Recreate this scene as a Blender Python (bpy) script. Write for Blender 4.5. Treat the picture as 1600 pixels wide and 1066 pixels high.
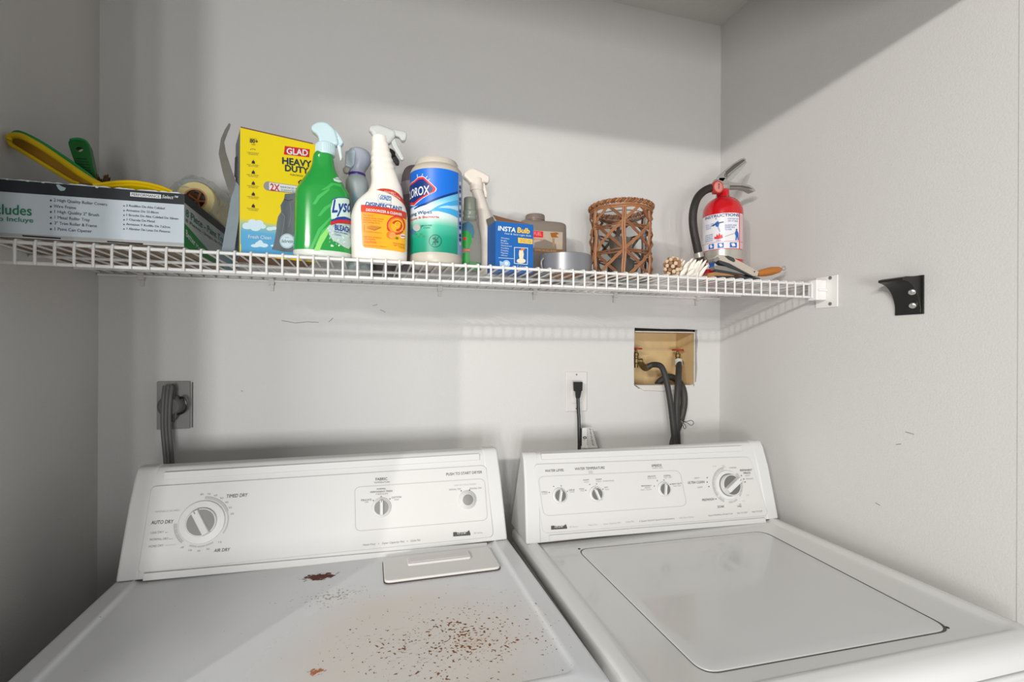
import bpy, bmesh, math, random
import numpy as np
from mathutils import Vector, Matrix
random.seed(7)
PI = math.pi
scene = bpy.context.scene
for o in list(bpy.data.objects): bpy.data.objects.remove(o)

# ---------------------------------------------------------------- camera
F_PX, YAW, ROLL, SH = 761.0, .2848, .0045, 12.4
CAM = np.array([0, -1.314, 1.35])
_c, _s = math.cos(YAW), math.sin(YAW)
_R = np.array([_c, -_s, 0.]); _F = np.array([_s, _c, 0.]); _U = np.array([0, 0, 1.])
_R2 = _R*math.cos(ROLL) + _U*math.sin(ROLL)
_U2 = -_R*math.sin(ROLL) + _U*math.cos(ROLL)
cd = bpy.data.cameras.new('camera'); cam = bpy.data.objects.new('camera', cd)
scene.collection.objects.link(cam); scene.camera = cam
cd.sensor_width = 36; cd.sensor_fit = 'HORIZONTAL'; cd.lens = F_PX/1600*36
cd.shift_y = SH/1600; cd.clip_start = .02
mw = Matrix.Identity(4)
for i in range(3):
    mw[i][0] = _R2[i]; mw[i][1] = _U2[i]; mw[i][2] = -_F[i]; mw[i][3] = CAM[i]
cam.matrix_world = mw

# ---------------------------------------------------------------- light and exposure
w = bpy.data.worlds.new('world'); scene.world = w; w.use_nodes = True
w.node_tree.nodes['Background'].inputs[0].default_value = (.93, .965, 1, 1)
w.node_tree.nodes['Background'].inputs[1].default_value = .39
def light(name, kind, loc, aim, power, color=(1, 1, 1), **kw):
    d = bpy.data.lights.new(name, kind); d.energy = power; d.color = color
    for k, v in kw.items(): setattr(d, k, v)
    o = bpy.data.objects.new(name, d); scene.collection.objects.link(o); o.location = loc
    o.rotation_euler = (Vector(aim)-Vector(loc)).to_track_quat('-Z', 'Y').to_euler()
    return o
light('hall_lamp', 'AREA', (-1.85, -2.68, 2.136), (.4, 0, 1.5), 25, (1, .98, .93), shape='DISK', size=.05)
light('hall_lamp', 'AREA', (-1.25, -2.72, 2.15), (.4, 0, 1.5), 34, (1, .98, .93), shape='RECTANGLE', size=.7, size_y=.10)
for x, wd, pw in ((-.62, .14, 26), (-.36, .07, 9), (-.20, .05, 6), (.12, .16, 11)):  # unseen low source, split into added strips to step the left jamb's shadow
    light('unseen_strip_light', 'AREA', (x, -3.1, 1.02), (x, 0, 1.02), pw, (1, 1, 1), shape='RECTANGLE', size=wd, size_y=.66)
scene.view_settings.view_transform = 'Standard'; scene.view_settings.look = 'None'
scene.view_settings.exposure = 0; scene.view_settings.gamma = 1
scene.view_settings.use_curve_mapping = False

# ---------------------------------------------------------------- picture point to world point on a known plane
def ray(px, py): return _F*F_PX + _R2*(px-800) - _U2*(py-533-SH)
def A(px, py, y):
    d = ray(px, py); return CAM + d*((y-CAM[1])/d[1])
def AZ(px, py, z):
    d = ray(px, py); return CAM + d*((z-CAM[2])/d[2])
def AX(px, py, x):
    d = ray(px, py); return CAM + d*((x-CAM[0])/d[0])
def proj(P):
    d = np.asarray(P)-CAM; zc = d@_F
    return np.stack([800+F_PX*(d@_R2)/zc, 533+SH-F_PX*(d@_U2)/zc], -1)

# ---------------------------------------------------------------- materials
MATS = {}
def lin(h):
    h = h.lstrip('#'); o = []
    for i in (0, 2, 4):
        c = int(h[i:i+2], 16)/255
        o.append(c/12.92 if c <= .04045 else ((c+.055)/1.055)**2.4)
    return tuple(o)+(1,)
def mat(name, hexc, rough=.5, metal=0, trans=0, ior=1.45, bump=0, bscale=200, var=.05, vscale=30, alpha=1, coat=0):
    if name in MATS: return MATS[name]
    m = bpy.data.materials.new(name); m.use_nodes = True; nt = m.node_tree; b = nt.nodes['Principled BSDF']
    tc = nt.nodes.new('ShaderNodeTexCoord')
    n = nt.nodes.new('ShaderNodeTexNoise'); n.inputs['Scale'].default_value = vscale; n.inputs['Detail'].default_value = 3
    nt.links.new(tc.outputs['Object'], n.inputs['Vector'])
    mr = nt.nodes.new('ShaderNodeMapRange'); mr.inputs['To Min'].default_value = 1-var; mr.inputs['To Max'].default_value = 1+var
    nt.links.new(n.outputs['Fac'], mr.inputs['Value'])
    vm = nt.nodes.new('ShaderNodeVectorMath'); vm.operation = 'SCALE'; vm.inputs[0].default_value = lin(hexc)[:3]
    nt.links.new(mr.outputs[0], vm.inputs['Scale']); nt.links.new(vm.outputs[0], b.inputs['Base Color'])
    b.inputs['Roughness'].default_value = rough; b.inputs['Metallic'].default_value = metal
    b.inputs['Transmission Weight'].default_value = trans; b.inputs['IOR'].default_value = ior
    b.inputs['Alpha'].default_value = alpha; b.inputs['Coat Weight'].default_value = coat
    if bump:
        n2 = nt.nodes.new('ShaderNodeTexNoise'); n2.inputs['Scale'].default_value = bscale; n2.inputs['Detail'].default_value = 4
        nt.links.new(tc.outputs['Object'], n2.inputs['Vector'])
        bp = nt.nodes.new('ShaderNodeBump'); bp.inputs['Strength'].default_value = bump; bp.inputs['Distance'].default_value = .002
        nt.links.new(n2.outputs['Fac'], bp.inputs['Height']); nt.links.new(bp.outputs[0], b.inputs['Normal'])
    MATS[name] = m; return m
def ramp_mat(name, stops, rough=.4, axis='Y', warp=.0):
    """printed colour gradient along the patch's own UV"""
    if name in MATS: return MATS[name]
    m = bpy.data.materials.new(name); m.use_nodes = True; nt = m.node_tree; b = nt.nodes['Principled BSDF']
    uv = nt.nodes.new('ShaderNodeUVMap'); sp = nt.nodes.new('ShaderNodeSeparateXYZ'); nt.links.new(uv.outputs[0], sp.inputs[0])
    src = sp.outputs[axis]
    if warp:
        n = nt.nodes.new('ShaderNodeTexNoise'); n.inputs['Scale'].default_value = 4; nt.links.new(uv.outputs[0], n.inputs['Vector'])
        ma = nt.nodes.new('ShaderNodeMath'); ma.operation = 'MULTIPLY_ADD'; ma.inputs[1].default_value = warp
        nt.links.new(n.outputs['Fac'], ma.inputs[0]); nt.links.new(src, ma.inputs[2]); src = ma.outputs[0]
    r = nt.nodes.new('ShaderNodeValToRGB'); nt.links.new(src, r.inputs[0])
    while len(r.color_ramp.elements) > 1: r.color_ramp.elements.remove(r.color_ramp.elements[-1])
    r.color_ramp.elements[0].position = stops[0][0]; r.color_ramp.elements[0].color = lin(stops[0][1])
    for p, c in stops[1:]:
        e = r.color_ramp.elements.new(p); e.color = lin(c)
    nt.links.new(r.outputs[0], b.inputs['Base Color']); b.inputs['Roughness'].default_value = rough
    MATS[name] = m; return m

# ---------------------------------------------------------------- object helpers
def thing(name, label, cat, loc, group=None):
    o = bpy.data.objects.new(name, None); scene.collection.objects.link(o)
    o.empty_display_size = .03; o.location = Vector([float(c) for c in loc]); o['label'] = label; o['category'] = cat
    if group: o['group'] = group
    return o
def tag(o, label, cat, group=None):
    o['label'] = label; o['category'] = cat
    if group: o['group'] = group
    return o
def put(o, parent):
    scene.collection.objects.link(o)
    if parent is not None:
        o.parent = parent
        if parent.type == 'EMPTY': o.matrix_parent_inverse = Matrix.Translation(-parent.location)
    return o
class M:
    def __init__(s): s.v = []; s.f = []
    def add(s, vs, fs):
        n = len(s.v); s.v += [tuple(float(c) for c in p) for p in vs]; s.f += [tuple(i+n for i in f) for f in fs]; return s
    def box(s, x0, x1, y0, y1, z0, z1, yaw=0, about=None):
        P = [(x, y, z) for z in (z0, z1) for x, y in ((x0, y0), (x1, y0), (x1, y1), (x0, y1))]
        if yaw:
            ax, ay = about if about is not None else ((x0+x1)/2, (y0+y1)/2); c, t = math.cos(yaw), math.sin(yaw)
            P = [(ax+(x-ax)*c-(y-ay)*t, ay+(x-ax)*t+(y-ay)*c, z) for x, y, z in P]
        return s.add(P, [(3, 2, 1, 0), (4, 5, 6, 7), (0, 1, 5, 4), (1, 2, 6, 5), (2, 3, 7, 6), (3, 0, 4, 7)])
    def hexa(s, P): return s.add(P, [(3, 2, 1, 0), (4, 5, 6, 7), (0, 1, 5, 4), (1, 2, 6, 5), (2, 3, 7, 6), (3, 0, 4, 7)])
    def slab(s, pts, t):
        """closed outline pts (3d) extruded by vector t"""
        n = len(pts); t = np.asarray(t, float); a = [np.asarray(p, float) for p in pts]; b = [p+t for p in a]
        nrm = np.zeros(3)
        for i in range(n): nrm += np.cross(a[i], a[(i+1) % n])
        if nrm@t > 0: a, b = b, a; fl = True
        else: fl = False
        return s.add(a+b, [tuple(range(n)), tuple(reversed(range(n, 2*n)))] + [(i, i+n, (i+1) % n+n, (i+1) % n) for i in range(n)])
    def tube(s, pts, r, n=8, cap=True, closed=False, smooth=0, flat=1.0):
        P = [np.asarray(p, float) for p in pts]
        if smooth:
            Q = []; m = len(P)
            for i in range(m if closed else m-1):
                p0 = P[(i-1) % m] if closed or i > 0 else P[0]*2-P[1]
                p1, p2 = P[i], P[(i+1) % m]
                p3 = P[(i+2) % m] if closed or i+2 < m else P[-1]*2-P[-2]
                for k in range(smooth):
                    t = k/smooth
                    Q.append(.5*(2*p1+(p2-p0)*t+(2*p0-5*p1+4*p2-p3)*t*t+(3*p1-p0-3*p2+p3)*t**3))
            if not closed: Q.append(P[-1])
            rr = r
            if hasattr(r, '__len__'):
                rr = list(np.interp(np.linspace(0, len(r)-1, len(Q)), range(len(r)), r))
            P = Q; r = rr
        m = len(P); R_ = list(r) if hasattr(r, '__len__') else [r]*m
        T = []
        for i in range(m):
            a = P[(i-1) % m] if closed or i > 0 else P[i]; b = P[(i+1) % m] if closed or i < m-1 else P[i]
            d = b-a; T.append(d/(np.linalg.norm(d)+1e-12))
        up = np.array([0, 0, 1.]) if abs(T[0][2]) < .9 else np.array([0, 1., 0])
        nv = up-T[0]*(up@T[0]); nv /= np.linalg.norm(nv)
        vs = []; fs = []
        for i in range(m):
            nv = nv-T[i]*(nv@T[i]); nv /= np.linalg.norm(nv)+1e-12; bv = np.cross(T[i], nv)
            for k in range(n):
                a = 2*PI*k/n; vs.append(P[i]+(nv*math.cos(a)*flat+bv*math.sin(a))*R_[i])
        for i in range(m if closed else m-1):
            for k in range(n):
                fs.append((i*n+k, i*n+(k+1) % n, ((i+1) % m)*n+(k+1) % n, ((i+1) % m)*n+k))
        if cap and not closed:
            fs.append(tuple(reversed(range(n)))); fs.append(tuple(range((m-1)*n, m*n)))
        return s.add(vs, fs)
    def lathe(s, prof, c, axis=(0, 0, 1), n=32, caps=True):
        """prof: (radius, height) list along axis from point c"""
        ax = np.asarray(axis, float); ax /= np.linalg.norm(ax); c = np.asarray(c, float)
        up = np.array([1., 0, 0]) if abs(ax[0]) < .9 else np.array([0, 1., 0])
        e1 = up-ax*(up@ax); e1 /= np.linalg.norm(e1); e2 = np.cross(ax, e1)
        vs = []; fs = []; m = len(prof)
        for r, h in prof:
            for k in range(n):
                a = 2*PI*k/n; vs.append(c+ax*h+(e1*math.cos(a)+e2*math.sin(a))*r)
        for i in range(m-1):
            for k in range(n): fs.append((i*n+k, i*n+(k+1) % n, (i+1)*n+(k+1) % n, (i+1)*n+k))
        if caps: fs.append(tuple(reversed(range(n)))); fs.append(tuple(range((m-1)*n, m*n)))
        return s.add(vs, fs)
    def ball(s, c, r, n=12, sc=(1, 1, 1)):
        vs = []; fs = []; m = max(4, n//2)
        for i in range(1, m):
            for k in range(n):
                a = PI*i/m; b = 2*PI*k/n
                vs.append((c[0]+r*sc[0]*math.sin(a)*math.cos(b), c[1]+r*sc[1]*math.sin(a)*math.sin(b), c[2]+r*sc[2]*math.cos(a)))
        t = len(vs); vs += [(c[0], c[1], c[2]+r*sc[2]), (c[0], c[1], c[2]-r*sc[2])]
        for i in range(m-2):
            for k in range(n): fs.append((i*n+k, (i+1)*n+k, (i+1)*n+(k+1) % n, i*n+(k+1) % n))
        for k in range(n):
            fs.append((t, k, (k+1) % n)); fs.append((t+1, (m-2)*n+(k+1) % n, (m-2)*n+k))
        return s.add(vs, fs)
    def obj(s, name, m, parent=None, bevel=0, seg=2, smooth=True, angle=35, recalc=False):
        me = bpy.data.meshes.new(name); me.from_pydata(s.v, [], s.f); me.update()
        if recalc or bevel:
            bm = bmesh.new(); bm.from_mesh(me); bmesh.ops.remove_doubles(bm, verts=bm.verts, dist=1e-6)
            bmesh.ops.recalc_face_normals(bm, faces=bm.faces); bm.to_mesh(me); bm.free()
        if m: me.materials.append(m)
        if smooth:
            me.polygons.foreach_set('use_smooth', [True]*len(me.polygons)); me.set_sharp_from_angle(angle=math.radians(angle))
        o = bpy.data.objects.new(name, me); put(o, parent)
        if bevel:
            b = o.modifiers.new('bevel', 'BEVEL'); b.width = bevel; b.segments = seg; b.limit_method = 'ANGLE'; b.angle_limit = math.radians(30); b.harden_normals = False
            wn = o.modifiers.new('wn', 'WEIGHTED_NORMAL'); wn.keep_sharp = True
        return o

def struct(o): o['kind'] = 'structure'; return o

# ---------------------------------------------------------------- surfaces that carry print
class Plane:
    step = None
    def __init__(s, O, U, V):
        s.O = np.asarray(O, float); s.U = np.asarray(U, float); s.U = s.U/np.linalg.norm(s.U)
        V = np.asarray(V, float); V = V-s.U*(V@s.U); s.V = V/np.linalg.norm(V); s.N = np.cross(s.U, s.V)
    def fwd(s, u, v, off=0): return s.O+s.U*u+s.V*v+s.N*off
    def inv(s, px, py):
        d = ray(px, py); t = ((s.O-CAM)@s.N)/(d@s.N); q = CAM+d*t-s.O; return np.array([q@s.U, q@s.V])
class Loft:
    step = .13
    def __init__(s, cx, cy, secs, n=2.0, yaw=0, dense=6, ysh=None):
        """secs: (z, rx, ry[, dx, dy])"""
        s.cx, s.cy, s.n, s.yaw = cx, cy, n, yaw
        S = [np.array(list(q)+[0]*(5-len(q)), float) for q in secs]; D = []
        for i in range(len(S)-1):
            p0 = S[i-1] if i else S[0]; p1, p2 = S[i], S[i+1]; p3 = S[i+2] if i+2 < len(S) else S[-1]
            dz = p2[0]-p1[0]; k = dense if dz > .004 else 1
            for j in range(k):
                t = j/k
                def tan(a, b, c):
                    if c[0]-a[0] < 1e-6: return (b*0)
                    return (c-a)/(c[0]-a[0])*dz
                m1 = tan(p0, p1, p2) if i else (p2-p1); m2 = tan(p1, p2, p3) if i+2 < len(S) else (p2-p1)
                h = (2*t**3-3*t**2+1)*p1+(t**3-2*t**2+t)*m1+(-2*t**3+3*t**2)*p2+(t**3-t**2)*m2
                h[0] = p1[0]+dz*t; D.append(h)
        D.append(S[-1]); s.D = np.array(D)
        w_ = S[len(S)//3]; th = np.linspace(-2*PI, 2*PI, 1441); e = 2/s.n
        xx = w_[1]*np.sign(np.cos(th))*np.abs(np.cos(th))**e; yy = w_[2]*np.sign(np.sin(th))*np.abs(np.sin(th))**e
        L_ = np.concatenate([[0], np.cumsum(np.hypot(np.diff(xx), np.diff(yy)))]); L_ = L_/L_[-1]*4*PI-2*PI; s.tab = (L_, th)
    def sec(s, z): return [np.interp(z, s.D[:, 0], s.D[:, k]) for k in range(1, 5)]
    def pt(s, th, row, off=0):
        rx, ry, dx, dy = row[1]+off, row[2]+off, row[3], row[4]
        c, t = math.cos(th), math.sin(th); e = 2/s.n
        x = dx+rx*math.copysign(abs(c)**e, c); y = dy+ry*math.copysign(abs(t)**e, t)
        cy, sy = math.cos(s.yaw), math.sin(s.yaw)
        return np.array([s.cx+x*cy-y*sy, s.cy+x*sy+y*cy, row[0]])
    def fwd(s, u, v, off=0):
        u = float(np.interp(u, s.tab[0], s.tab[1])); r = s.sec(v); return s.pt(u, [v]+r, off)
    def mesh(s, m=None, n=40, z0=None, z1=None, cap=True, off=0):
        m = m or M(); rows = [r for r in s.D if (z0 is None or r[0] >= z0-1e-6) and (z1 is None or r[0] <= z1+1e-6)]
        vs = [s.pt(2*PI*k/n, r, off) for r in rows for k in range(n)]; fs = []
        for i in range(len(rows)-1):
            for k in range(n): fs.append((i*n+k, i*n+(k+1) % n, (i+1)*n+(k+1) % n, (i+1)*n+k))
        if cap: fs += [tuple(reversed(range(n))), tuple(range((len(rows)-1)*n, len(rows)*n))]
        return m.add(vs, fs)
    def inv(s, px, py):
        if not hasattr(s, 'grid'):
            base = math.atan2(CAM[1]-s.cy, CAM[0]-s.cx)-s.yaw
            T = base+np.linspace(-1.65, 1.65, 90); Z = np.linspace(s.D[0][0], s.D[-1][0], 110)
            G = np.array([[s.fwd(t, z) for z in Z] for t in T]); s.grid = (T, Z, proj(G))
        T, Z, G = s.grid; d = (G[..., 0]-px)**2+(G[..., 1]-py)**2; i, j = np.unravel_index(d.argmin(), d.shape)
        u, v = T[i], Z[j]
        for _ in range(4):
            p = proj(s.fwd(u, v)); a = proj(s.fwd(u+1e-3, v)); b = proj(s.fwd(u, v+1e-4))
            J = np.array([(a-p)/1e-3, (b-p)/1e-4]).T
            if abs(np.linalg.det(J)) < 1e3: break
            du, dv = np.linalg.solve(J, np.array([px, py])-p)
            u += max(-.05, min(.05, du)); v += max(-.003, min(.003, dv))
        return np.array([u, v])

TXT = {}; COPIES = [1]
def glyphs(t, shear=0, bold=0):
    """flat outline of a line of text; bold text is five shifted copies (each printed a hair above the last)"""
    k = (t, shear, bold); COPIES[0] = 5 if bold else 1
    if k not in TXT:
        c = bpy.data.curves.new('t', 'FONT'); c.body = t; c.size = 1; c.resolution_u = 3; c.shear = shear; c.fill_mode = 'FRONT'
        o = bpy.data.objects.new('t', c); me = bpy.data.meshes.new_from_object(o)
        vs = np.array([v.co[:2] for v in me.vertices]).reshape(-1, 2); fs = [tuple(p.vertices) for p in me.polygons]
        bpy.data.objects.remove(o); bpy.data.curves.remove(c); bpy.data.meshes.remove(me)
        if bold:
            n = len(vs); fs = [tuple(i+j*n for i in f) for j in range(5) for f in fs]
            vs = np.concatenate([vs+np.array(d)*bold for d in ((0, 0), (1, 0), (-1, 0), (0, 1), (0, -1))])
        TXT[k] = (vs, fs)
    return TXT[k]
CAP = glyphs('H')[0][:, 1].max() if len(glyphs('H')[0]) else .7

class Print:
    """flat print on a surface; collects polygons per material, one part per colour"""
    def __init__(s, surf, parent, lift=.0003):
        s.s = surf; s.p = parent; s.lift = lift; s.b = {}; s.n = 0
    def _emit(s, vs2, fs, m, name, layer, uvs=None):
        if name == 'lettering' and COPIES[0] > 1:
            K = COPIES[0]; COPIES[0] = 1; n = len(vs2)//K; g = fs[:len(fs)//K]
            for j in range(K): s._emit(vs2[j*n:(j+1)*n], g, m, name, layer)
            COPIES[0] = K; return
        key = (m.name, name)
        if key not in s.b: s.b[key] = [[], [], [], m]
        s.n += 1; off = s.lift*(1+layer)+s.n*2e-6
        if s.s.step and len(vs2):
            bm = bmesh.new(); vv = [bm.verts.new((p[0], p[1], 0)) for p in vs2]
            for f in fs:
                try: bm.faces.new([vv[i] for i in f])
                except ValueError: pass
            u0, u1 = min(p[0] for p in vs2), max(p[0] for p in vs2); k = int((u1-u0)/s.s.step)
            for i in range(1, k+1):
                bmesh.ops.bisect_plane(bm, geom=bm.verts[:]+bm.edges[:]+bm.faces[:], plane_co=(u0+(u1-u0)*i/(k+1), 0, 0), plane_no=(1, 0, 0))
            v0, v1 = min(p[1] for p in vs2), max(p[1] for p in vs2); k = int((v1-v0)/.012)
            for i in range(1, k+1):
                bmesh.ops.bisect_plane(bm, geom=bm.verts[:]+bm.edges[:]+bm.faces[:], plane_co=(0, v0+(v1-v0)*i/(k+1), 0), plane_no=(0, 1, 0))
            bmesh.ops.triangulate(bm, faces=[f for f in bm.faces if len(f.verts) > 4])
            bm.verts.ensure_lookup_table(); bm.verts.index_update()
            vs2 = [(v.co.x, v.co.y) for v in bm.verts]; fs = [tuple(v.index for v in f.verts) for f in bm.faces]; bm.free()
        B = s.b[key]; n = len(B[0])
        B[0] += [tuple(s.s.fwd(p[0], p[1], off)) for p in vs2]; B[1] += [tuple(i+n for i in f) for f in fs]
        a = np.array(vs2); lo, hi = a.min(0), a.max(0); B[2] += [tuple((p-lo)/(hi-lo+1e-9)) for p in a]
    def poly(s, pts, m, name='label_print', layer=0, rnd=0):
        q = [s.s.inv(*p) for p in (rpoly(pts, rnd) if rnd else pts)]
        s._emit(q, [tuple(range(len(q)))], m, name, layer); return s
    def ring(s, c, ro, ri, m, a0=0, a1=360, name='label_print', layer=1, asp=1, n=28):
        o = s.s.inv(*c); ex = s.s.inv(c[0]+2, c[1])-o; ey = s.s.inv(c[0], c[1]-2)-o; q = []; f = []
        for i in range(n+1):
            a = math.radians(a0+(a1-a0)*i/n)
            for r in (ri, ro): q.append(o+(ex*math.cos(a)*r+ey*math.sin(a)*r*asp)/2)
        for i in range(n): f.append((2*i, 2*i+1, 2*i+3, 2*i+2))
        s._emit(q, f, m, name, layer); return s
    def disc(s, c, r, m, name='label_print', layer=1, asp=1, n=24):
        return s.poly([(c[0]+r*math.cos(2*PI*k/n), c[1]-r*asp*math.sin(2*PI*k/n)) for k in range(n)], m, name, layer)
    def line(s, pts, wd, m, name='label_print', layer=1, close=False):
        P = [np.array(p, float) for p in pts]; 
        if close: P.append(P[0])
        for a, b in zip(P, P[1:]):
            d = b-a; L = np.hypot(*d)
            if L < 1e-6: continue
            t = d/L*wd*.3; nn = np.array([-d[1], d[0]])/L*wd/2
            s._emit([s.s.inv(*(a-t+nn)), s.s.inv(*(b+t+nn)), s.s.inv(*(b+t-nn)), s.s.inv(*(a-t-nn))], [(0, 1, 2, 3)], m, name, layer)
        return s
    def text(s, t, l, r, h, m, name='lettering', layer=2, shear=0, bold=0, arc=0):
        """baseline from picture point l to r, capital height h px"""
        vs, fs = glyphs(t, shear, bold)
        if not len(vs): return s
        a = s.s.inv(*l); b = s.s.inv(*r); hv = (s.s.inv(l[0], l[1]-h)-a)
        if s.s.step:
            mx_, my_ = (l[0]+r[0])/2, (l[1]+r[1])/2; q0 = s.s.inv(mx_, my_); hv = np.array([0, s.s.inv(mx_, my_-h)[1]-q0[1]])
            if abs(a[1]-b[1]) < .0035: a[1] = b[1] = q0[1]
        x0, x1 = vs[:, 0].min(), vs[:, 0].max()
        q = []
        for x, y in vs:
            k = (x-x0)/(x1-x0); q.append(a+(b-a)*k+hv*(y/CAP+arc*math.sin(PI*k)))
        s._emit(q, fs, m, name, layer); return s
    def done(s):
        out = []
        for (mn, name), (v, f, uv, m) in s.b.items():
            me = bpy.data.meshes.new(name); me.from_pydata(v, [], f); me.materials.append(m)
            if s.s.step: me.polygons.foreach_set('use_smooth', [True]*len(me.polygons))
            l = me.uv_layers.new(name='UVMap')
            for lp in me.loops: l.data[lp.index].uv = uv[lp.vertex_index]
            o = bpy.data.objects.new(name, me); put(o, s.p); out.append(o)
            if name == 'lettering': o['kind'] = 'stuff'
        return out
def rpoly(pts, r, n=5):
    out = []; m = len(pts)
    for i in range(m):
        a, b, c = (np.array(pts[(i+k) % m], float) for k in (-1, 0, 1))
        d1 = a-b; d2 = c-b; l1, l2 = np.linalg.norm(d1), np.linalg.norm(d2); k = min(r, l1/2, l2/2)
        p, q = b+d1/l1*k, b+d2/l2*k
        for j in range(n+1):
            t = j/n; out.append(tuple((1-t)**2*p+2*t*(1-t)*b+t*t*q))
    return out
# ================================================================ the setting
XL, XR, ZC = -.586, 1.08, 2.39
wallm = mat('wall_paint', '#cfcdca', .55, bump=.24, bscale=260, var=.02, vscale=3)
ceilm = mat('ceiling_paint', '#c9c7c3', .8, bump=.9, bscale=120, var=.03, vscale=8)
floorm = mat('floor_tile', '#a09c96', .5, bump=.1)
# back wall with the hole cut for the water valves
HX0, HX1, HZ0, HZ1 = .772, .992, 1.238, 1.413
m = M()
hole = [(HX0-.001, HZ0+.004), (HX0+.012, HZ0-.006), (HX0+.05, HZ0-.010), (HX0+.11, HZ0-.009), (HX0+.17, HZ0-.003), (HX1-.012, HZ0+.002), (HX1, HZ0+.012),
        (HX1+.004, HZ0+.05), (HX1+.002, HZ0+.10), (HX1+.006, HZ1-.035), (HX1+.002, HZ1-.016), (HX1+.004, HZ1), (HX1-.05, HZ1+.002), (HX0+.1, HZ1+.001), (HX0, HZ1+.003), (HX0-.002, HZ1-.08)]
bm = bmesh.new()
def loop(bm, pts): 
    vs = [bm.verts.new(p) for p in pts]; return [bm.edges.new((vs[i], vs[(i+1) % len(vs)])) for i in range(len(vs))]
ed = loop(bm, [(XL, 0, 0), (XR, 0, 0), (XR, 0, ZC), (XL, 0, ZC)]) + loop(bm, [(x, 0, z) for x, z in hole])
bmesh.ops.triangle_fill(bm, use_beauty=True, use_dissolve=False, edges=ed, normal=(0, -1, 0))
ext = bmesh.ops.extrude_face_region(bm, geom=bm.faces[:])
bmesh.ops.translate(bm, verts=[g for g in ext['geom'] if isinstance(g, bmesh.types.BMVert)], vec=(0, .014, 0))
bmesh.ops.recalc_face_normals(bm, faces=bm.faces)
me = bpy.data.meshes.new('wall_back'); bm.to_mesh(me); bm.free(); me.materials.append(wallm)
wall_back = bpy.data.objects.new('wall_back', me); put(wall_back, None); struct(wall_back)
struct(M().box(XL-.012, XL, -.76, .014, 0, ZC).obj('wall_left', wallm, smooth=False))
wall_right = struct(M().box(XR, XR+.012, -.75, .014, 0, ZC).obj('wall_right', wallm, smooth=False))
struct(M().box(XL-.012, XR+.012, -.76, .014, ZC, ZC+.02).obj('ceiling', ceilm, smooth=False))
struct(M().box(-2.6, 2.6, -3.6, .014, -.02, 0).obj('floor', floorm, smooth=False))
# front wall of the closet around its door opening: left return, right return, header
struct(M().box(-2.0, -.44, -.87, -.76, 0, 2.5).box(XR-.001, 2.4, -.87, -.75, 0, 2.5).box(-.44, XR-.001, -.87, -.76, 2.03, 2.5).obj('wall_front', wallm, smooth=False))
scuff = mat('scuff', '#77736e', .7)
for pts in (((440, 501), (462, 505), (480, 503), (498, 504)), ((514, 503), (519, 499), (520, 497)), ((582, 478), (590, 476)), ((594, 484), (602, 488)), ((150, 72), (151, 73)), ((377, 610), (379, 612))):
    M().tube([A(x, y, -.0003) for x, y in pts], .0006, 5).obj('scuff_mark', scuff, wall_back)
for pts in (((1415, 675), (1428, 679)), ((1368, 786), (1375, 790)), ((1400, 695), (1408, 694))):
    M().tube([AX(x, y, XR-.0003) for x, y in pts], .0006, 5).obj('scuff_mark', scuff, wall_right)

# ================================================================ wire shelf
white = mat('white_wire_coating', '#dedcd8', .35, var=.02)
SY, ZT, ZL = -.365, 1.5136, 1.4815
shelf = thing('wire_shelf', 'long white wire shelf with an upright wire lip across the back wall', 'shelf', (.25, -.18, ZT))
X0 = -.52995
wire_me = None
for n in range(-2, 64):
    x = X0+.0254*n
    if wire_me is None:
        pts = [(0, -.008, ZT+.0045), (0, -.18, ZT+.0045), (0, SY+.004, ZT+.0047), (0, SY-.0028, ZT+.003), (0, SY-.0052, ZT-.002), (0, SY-.0052, ZL-.003)]
        o = M().tube(pts, .0021, 7).obj('wire', white, shelf); wire_me = o.data
    else:
        o = bpy.data.objects.new('wire', wire_me); put(o, shelf)
    o.location.x = x
for y, z, r, x1, nm in ((SY, ZT, .003, 1.073, 'front_rail'), (SY, ZL, .003, 1.073, 'front_rail'), (-.008, ZT-.0005, .003, 1.07, 'back_rail'), (-.10, ZT-.0005, .003, 1.072, 'support_rail'), (-.235, ZT-.0005, .003, 1.072, 'support_rail')):
    M().tube([(XL+.002, y, z), (x1, y, z)], r, 10).obj(nm, white, shelf, smooth=True)
clipm = mat('wall_clip_plastic', '#c9c6c1', .5)
clip_me = None
for px in (222, 425, 687, 835, 960, 1088):
    x = A(px, 450, -.004)[0]
    if clip_me is None:
        o = M().box(-.006, .006, -.014, 0, ZT-.010, ZT+.010).box(-.004, .004, -.006, 0, ZT-.024, ZT-.010).tube([(0, -.007, ZT-.018), (0, 0, ZT-.018)], .0035, 8).obj('wall_clip', clipm, shelf, bevel=.0008); clip_me = o.data
    else:
        o = bpy.data.objects.new('wall_clip', clip_me); put(o, shelf)
    o.location.x = x
# end bracket on the right wall
br = thing('shelf_end_bracket', 'white plastic end bracket holding the shelf lip on the right wall', 'bracket', (XR, -.38, 1.49))
bw = mat('bracket_white', '#e6e4e0', .4, var=.02)
M().box(XR-.003, XR, -.412, -.352, 1.455, 1.532).obj('wall_plate', bw, br, bevel=.001)
M().box(XR-.034, XR-.003, -.383, -.357, 1.473, 1.523).obj('rail_socket', bw, br, bevel=.002)
M().box(XR-.030, XR-.003, -.386, -.383, 1.495, 1.5).obj('socket_rib', bw, br, bevel=.0006)
for z, nm in ((1.5265, 'screw'), (1.4635, 'screw')):
    M().lathe([(.0042, 0), (.0042, .0012), (.002, .002)], (XR-.003, -.393, z), (-1, 0, 0), 14).obj(nm, mat('screw_head', '#8c8a86', .35, .6), br)

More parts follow.
